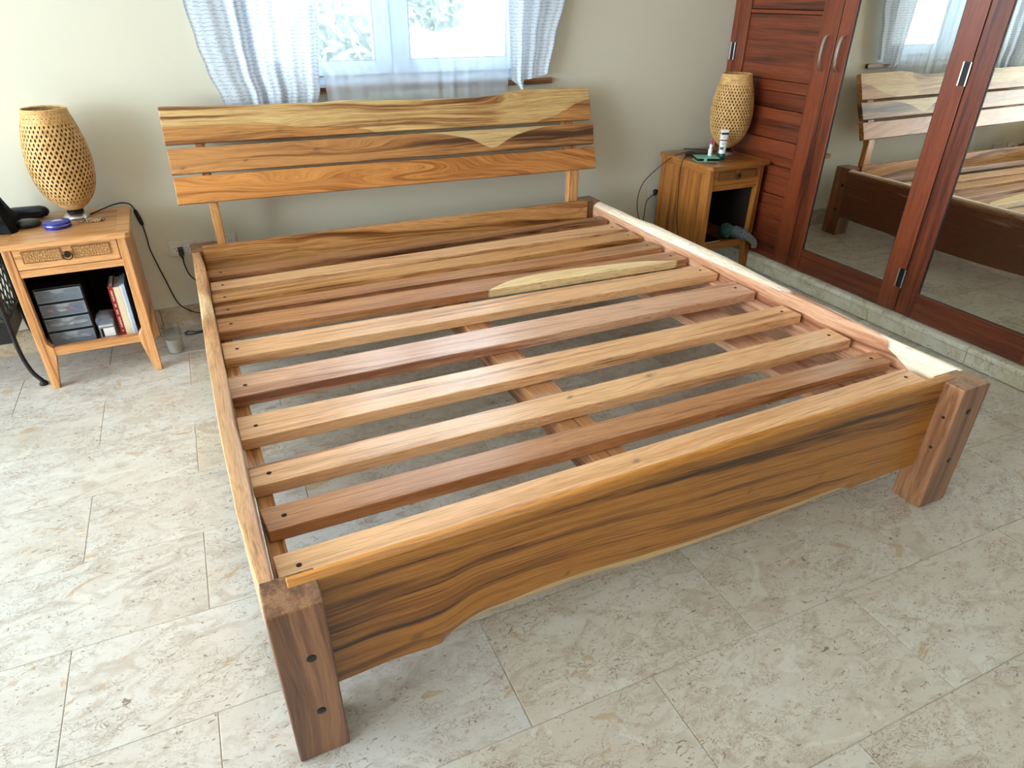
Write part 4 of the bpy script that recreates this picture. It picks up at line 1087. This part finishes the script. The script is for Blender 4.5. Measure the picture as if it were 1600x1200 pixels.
for (lab, w_, h_, mt) in books:
    t = thing('book', lab, 'book', (bx + w_ / 2, 2.14, ZSH), 'books standing in the left nightstand')
    yb0, yb1 = 2.070, 2.215
    cv = MB().box((bx, yb0, ZSH), (bx + .0016, yb1, ZSH + h_)).box((bx + w_ - .0018, yb0, ZSH), (bx + w_ - .0002, yb1, ZSH + h_)).box((bx + .0016, yb0, ZSH), (bx + w_ - .0018, yb0 + .002, ZSH + h_)).build('cover', mt, t)
    MB().box((bx + .0018, yb0 + .0022, ZSH + .002), (bx + w_ - .002, yb1 - .002, ZSH + h_ - .003)).build('pages', M_PAPER, t)
    if mt is M_RED:
        tx = MB()
        rz = random.Random(8); z = ZSH + .02
        while z < ZSH + .20:
            l_ = rz.uniform(.003, .008)
            tx.box((bx + .006, yb0 - .0004, z), (bx + .012, yb0 + .0002, z + l_)); z += l_ + (.003 if rz.random() < .8 else .014)
        tx.build('spine_print', M_CREAMP, t)
    bx += w_ + .0006

# ============================================================ FLOOR TUMBLER, RACK
t = thing('glass_tumbler', 'glass tumbler half full of cloudy liquid on the floor by the wall', 'glass', (-.158, 2.165, 0.0005))
gx, gy = -.158, 2.165
MB().lathe([(.030, .0005), (.0335, .006), (.038, .135), (.0365, .135), (.0322, .008), (.001, .007)], (gx, gy, 0), 36, caps=False).build('glass_wall', M_CUP, t, smooth=True)
MB().lathe([(.0, .009), (.0318, .009), (.0345, .072), (.0, .072)], (gx, gy, 0), 32, caps=False).build('liquid', M_MILK, t, smooth=True)
t = thing('iron_stand', 'black wrought-iron lattice stand standing left of the left nightstand', 'stand', (-.85, 2.2, 0))
MB().tube(smooth_pts([(-.718, 2.105, .58), (-.716, 2.105, .45), (-.715, 2.105, .26), (-.712, 2.10, .14), (-.695, 2.088, .06), (-.668, 2.075, .018)], 6), .0085, 10).build('leg', M_IRON, t, smooth=True)
MB().lathe([(.016, 0.0005), (.017, .006), (.010, .018)], (-.667, 2.074, 0), 16).build('foot_pad', M_IRON, t, smooth=True)
MB().tube(smooth_pts([(-.718, 2.38, .58), (-.716, 2.38, .26), (-.712, 2.385, .14), (-.695, 2.39, .06), (-.685, 2.395, .008)], 6), .0085, 10).build('leg', M_IRON, t, smooth=True)
MB().tube(smooth_pts([(-1.10, 2.105, .58), (-1.10, 2.105, .26), (-1.105, 2.10, .14), (-1.12, 2.088, .06), (-1.15, 2.075, .008)], 6), .0085, 10).build('leg', M_IRON, t, smooth=True)
MB().tube(smooth_pts([(-1.10, 2.38, .58), (-1.10, 2.38, .26), (-1.105, 2.385, .14), (-1.12, 2.39, .06), (-1.15, 2.395, .008)], 6), .0085, 10).build('leg', M_IRON, t, smooth=True)
for zz in (.575, .275):
    MB().tube([(-.717, 2.105, zz), (-1.10, 2.105, zz)], .006, 8).tube([(-.717, 2.38, zz), (-1.10, 2.38, zz)], .006, 8).tube([(-.717, 2.105, zz), (-.717, 2.38, zz)], .006, 8).tube([(-1.10, 2.105, zz), (-1.10, 2.38, zz)], .006, 8).build('rim_bar', M_IRON, t, smooth=True)
lat = MB()
for k in range(-6, 9):
    a0 = k * .055
    for sgn in (1, -1):
        p0, p1 = [], []
        # clipped diagonals on the right side (plane x) and the front (plane y)
        for (L_, mk) in ((.275, lambda s_, z_: (-.717, 2.105 + s_, z_)), (.383, lambda s_, z_: (-.717 - s_, 2.105, z_))):
            z_lo, z_hi = .28, .57
            s0 = a0; s1 = a0 + (z_hi - z_lo) * .75
            zA, zB = z_lo, z_hi
            if s0 < 0: zA = z_lo + (-s0) / .75; s0 = 0
            if s1 > L_: zB = z_hi - (s1 - L_) / .75; s1 = L_
            if zB - zA > .03:
                if sgn < 0: sA, sB = L_ - s0, L_ - s1
                else: sA, sB = s0, s1
                lat.tube([mk(sA, zA), mk(sB, zB)], .0028, 6)
lat.build('lattice', M_IRON, t, smooth=True)
MB().box((-1.095, 2.11, .185), (-.722, 2.375, .262)).build('tray_box', M_BLACK, t, bevel=0.004)
MB().box((-1.10, 2.10, .583), (-.712, 2.385, .603)).build('stand_top', M_BLACK, t, bevel=0.004)

# ============================================================ THINGS ON / IN THE RIGHT NIGHTSTAND
ZT = ZR + .0012
t = thing('notebook_stack', 'mint green and black box set at the left edge of the right nightstand', 'box', (2.68, 2.11, ZT))
def rbox(mb, cx, cy, w_, d_, z0, z1, ang):
    c_, s_ = math.cos(ang), math.sin(ang)
    vs = [(cx + a * c_ - b * s_, cy + a * s_ + b * c_, z) for z in (z0, z1) for a, b in ((-w_, -d_), (w_, -d_), (w_, d_), (-w_, d_))]
    return mb.add(vs, [(0, 3, 2, 1), (4, 5, 6, 7), (0, 1, 5, 4), (1, 2, 6, 5), (2, 3, 7, 6), (3, 0, 4, 7)])
AG = -.42
rbox(MB(), 2.680, 2.085, .062, .046, ZT, ZT + .004, AG).build('green_base', M_MINT, t, bevel=0.001)
rbox(MB(), 2.680, 2.085, .059, .043, ZT + .0042, ZT + .018, AG).build('black_body', M_BLACK, t, bevel=0.001)
rbox(MB(), 2.680, 2.085, .062, .046, ZT + .0182, ZT + .022, AG).build('green_lid', M_MINT, t, bevel=0.001)
rbox(MB(), 2.665, 2.0895, .008, .0475, ZT + .0043, ZT + .0180, AG).build('green_band', M_MINT, t)
t = thing('dropper_bottle', 'small white bottle with a pink pointed cap on the mint box', 'bottle', (2.705, 2.115, ZT + .0225))
bx_, by_, bz = 2.712, 2.095, ZT + .0222
MB().lathe([(.0105, 0), (.0115, .002), (.0115, .034), (.007, .041), (.007, .045), (.0088, .046), (.0088, .060), (.006, .062)], (bx_, by_, bz), 24).build('bottle_body', M_WHITE, t, smooth=True)
MB().lathe([(.0062, .0622), (.0058, .075), (.0048, .092), (.002, .094)], (bx_, by_, bz), 20).build('cap', M_PINK, t, smooth=True)
t = thing('cream_tube', 'white cream tube standing on its teal cap beside the right lamp', 'tube', (2.790, 2.08, ZT))
tx_, ty_ = 2.788, 2.085
MB().lathe([(.0195, 0), (.0200, .002), (.0200, .028), (.0190, .030)], (tx_, ty_, ZT), 32).build('cap', M_TEAL, t, smooth=True)
vs = []; n = 32
for j in range(13):
    v = j / 12; z = ZT + .0305 + v * .125
    rx = lerp(.0190, .0235, v); ry = lerp(.0190, .0012, v ** 1.5)
    ang = -.35
    for k in range(n):
        a = 2 * math.pi * k / n; X, Y = rx * math.cos(a), ry * math.sin(a)
        vs.append((tx_ + X * math.cos(ang) - Y * math.sin(ang), ty_ + X * math.sin(ang) + Y * math.cos(ang), z))
fs = [(j * n + k, j * n + (k + 1) % n, (j + 1) * n + (k + 1) % n, (j + 1) * n + k) for j in range(12) for k in range(n)] + [tuple(range(n))[::-1], tuple(12 * n + k for k in range(n))]
tb = MB().add(vs, fs).build('tube_body', M_WHITE, t, smooth=True)
def tube_pt(s, z):          # point on the front of the flattened tube
    v = max(0, min(1, (z - ZT - .0305) / .125)); rx = lerp(.0190, .0235, v); ry = lerp(.0190, .0012, v ** 1.5) + .0006
    X = rx * s; Y = -ry * math.sqrt(max(0, 1 - s * s)); ang = -.35
    return (tx_ + X * math.cos(ang) - Y * math.sin(ang), ty_ + X * math.sin(ang) + Y * math.cos(ang), z)
def tube_band(name, mat, s0, s1, z0, z1):
    nn = 10; vs = []
    for z in (z0, z1):
        for i in range(nn + 1): vs.append(tube_pt(lerp(s0, s1, i / nn), ZT + z))
    MB().add(vs, [(i, i + 1, nn + 2 + i, nn + 1 + i) for i in range(nn)]).build(name, mat, tb)
tube_band('printed_band', M_DKBLUE, -.97, .97, .130, .140)
tube_band('printed_band', M_BLACK, -.97, -.2, .098, .104)
tube_band('printed_band', M_RED, -.18, .97, .097, .103)
tube_band('printed_text', M_GREYP, -.12, -.02, .116, .120)
for zz, e in ((.088, .4), (.083, .6), (.078, .2)): tube_band('printed_text', M_GREYP, -.75, e, zz, zz + .0018)
tube_band('printed_block', M_TEAL, -.9, -.1, .052, .066)
t = thing('black_pouch', 'flat black pouch behind the white tube on the right nightstand', 'pouch', (2.75, 2.20, ZT))
mbp = MB(); ellipsoid(mbp, (2.745, 2.235, ZT + .0075), (.085, .055, .0095), 30, 10, .5, flat=.75); mbp.build('pouch_body', M_BLACK, t, smooth=True)
MB().tube([(2.67, 2.215, ZT + .0135), (2.74, 2.205, ZT + .0170), (2.81, 2.215, ZT + .0135)], .0013, 6).build('zip', M_DKGREY, t)
t = thing('coaster', 'small round brown leather coaster in front of the cream tube', 'coaster', (2.80, 2.045, ZT))
MB().lathe([(.027, 0), (.028, .0015), (.027, .003)], (2.812, 2.040, ZT), 28).build('disc', M_LEGW, t, smooth=True)
MB().tube([(2.812 + .024 * math.cos(a), 2.040 + .024 * math.sin(a), ZT + .0031) for a in [2 * math.pi * k / 30 for k in range(30)]], .0006, 5, closed=True).build('stitching', M_HOLE, t)
ZSR = .160 * ZR / .612 + .0005
t = thing('book', 'dark closed book lying on the shelf of the right nightstand', 'book', (2.71, 2.03, ZSR))
MB().box((2.648, 1.993, ZSR), (2.800, 2.150, ZSR + .002)).box((2.648, 1.993, ZSR + .018), (2.800, 2.150, ZSR + .020)).box((2.648, 2.148, ZSR + .002), (2.800, 2.150, ZSR + .018)).build('cover', M_BLACK, t)
MB().box((2.650, 1.995, ZSR + .0022), (2.798, 2.147, ZSR + .0178)).build('pages', M_CREAMP, t)
t = thing('book', 'small pale booklet lying on the dark book in the right nightstand', 'book', (2.70, 2.06, ZSR + .02))
MB().box((2.655, 2.025, ZSR + .0205), (2.705, 2.12, ZSR + .0215)).box((2.655, 2.025, ZSR + .0315), (2.705, 2.12, ZSR + .0325)).build('cover', M_DKGREY, t)
MB().box((2.656, 2.026, ZSR + .0217), (2.704, 2.119, ZSR + .0313)).build('pages', M_CREAMP, t)
# knitted bundle sagging over the shelf edge
t = thing('knitted_scarf', 'teal and grey knitted bundle drooping over the shelf of the right nightstand', 'scarf', (2.93, 2.0, ZSR))
cl_ = smooth_pts([(2.845, 2.06, ZSR + .058), (2.875, 2.045, ZSR + .052), (2.905, 2.030, ZSR + .046), (2.925, 1.990, ZSR + .046), (2.940, 1.930, ZSR + .040), (2.968, 1.904, ZSR + .012), (2.978, 1.900, ZSR - .022)], 8)
n = len(cl_); vs = []; gu = []; seg = 28; prev = None
for i, p in enumerate(cl_):
    u = i / (n - 1)
    d = (cl_[min(i + 1, n - 1)] - cl_[max(i - 1, 0)]).normalized()
    a_ = Vector((0, 0, 1)); a_ = (a_ - d * a_.dot(d)).normalized(); b_ = d.cross(a_)
    base = interp([(0, .020), (.08, .038), (.25, .040), (.33, .030), (.45, .036), (.58, .030), (.72, .021), (.95, .019), (1, .014)], u)
    for k in range(seg):
        th = 2 * math.pi * k / seg
        ruf = (1 + .16 * max(0, 1 - u * 1.5) * math.sin(7 * th + 23 * u) + .10 * max(0, 1 - u * 1.3) * math.sin(31 * u * 3 + 3 * th))
        vs.append(p + base * ruf * (math.cos(th) * a_ + math.sin(th) * b_)); gu.append(u)
fs = [(i * seg + k, i * seg + (k + 1) % seg, (i + 1) * seg + (k + 1) % seg, (i + 1) * seg + k) for i in range(n - 1) for k in range(seg)] + [tuple(range(seg))[::-1], tuple((n - 1) * seg + k for k in range(seg))]
MB().add(vs, fs, dict(gu=gu)).build('knit_body', M_KNIT, t, smooth=True)
rr_ = [(cl_[28] + .028 * (math.cos(a) * Vector((0, 0, 1)) + math.sin(a) * Vector((.6, .8, 0)))) for a in [2 * math.pi * k / 24 for k in range(24)]]
MB().tube(rr_, .006, 8, closed=True).build('knit_cuff', M_KNIT, t, smooth=True)

# ============================================================ OUTSIDE
gr = struct(MB().box((-30, YW + .25, -3.2), (30, 40, -3.0)).build('ground', plain('outdoor_ground', srgb(214, 206, 184), 0.9)))
def tree(label, x, y, z, h, r, seed, n=900):
    T = thing('tree', label, 'tree', (x, y, -3.0))
    rn = random.Random(seed)
    MB().tube(smooth_pts([(x, y, -3.0), (x + .1, y, -3 + h * .4), (x, y, z)], 4), [.10, .095, .09, .085, .08, .07, .06, .05, .03], 8).build('trunk', M_BARK, T, smooth=True)
    mb = MB()
    for _ in range(n):
        while True:
            p = Vector((rn.uniform(-1, 1), rn.uniform(-1, 1), rn.uniform(-1, 1)))
            if p.length < 1: break
        c_ = Vector((x, y, z)) + Vector((p.x * r, p.y * r * .7, p.z * r * .8))
        a = Vector((rn.uniform(-1, 1), rn.uniform(-1, 1), rn.uniform(-1, 1))).normalized(); b = a.orthogonal().normalized()
        s_ = rn.uniform(.05, .11)
        mb.add([c_ - a * s_ * 1.6, c_ - b * s_ * .6, c_ + a * s_ * 1.6, c_ + b * s_ * .6], [(0, 1, 2, 3)])
    lo = mb.build('foliage', M_LEAF, T); lo['kind'] = 'stuff'
    return T
M_LEAF = plain('leaf_green', srgb(122, 140, 124), 0.6)
M_BARK = plain('pale_bark', srgb(170, 166, 156), 0.8)
tree('leafy tree seen faintly through the left window pane', 2.35, 9.5, 0.75, 5.0, 0.75, 1, 900)
tree('leafy tree top seen faintly through the right window pane', 3.42, 8.5, 1.35, 4.0, 0.42, 2, 420)
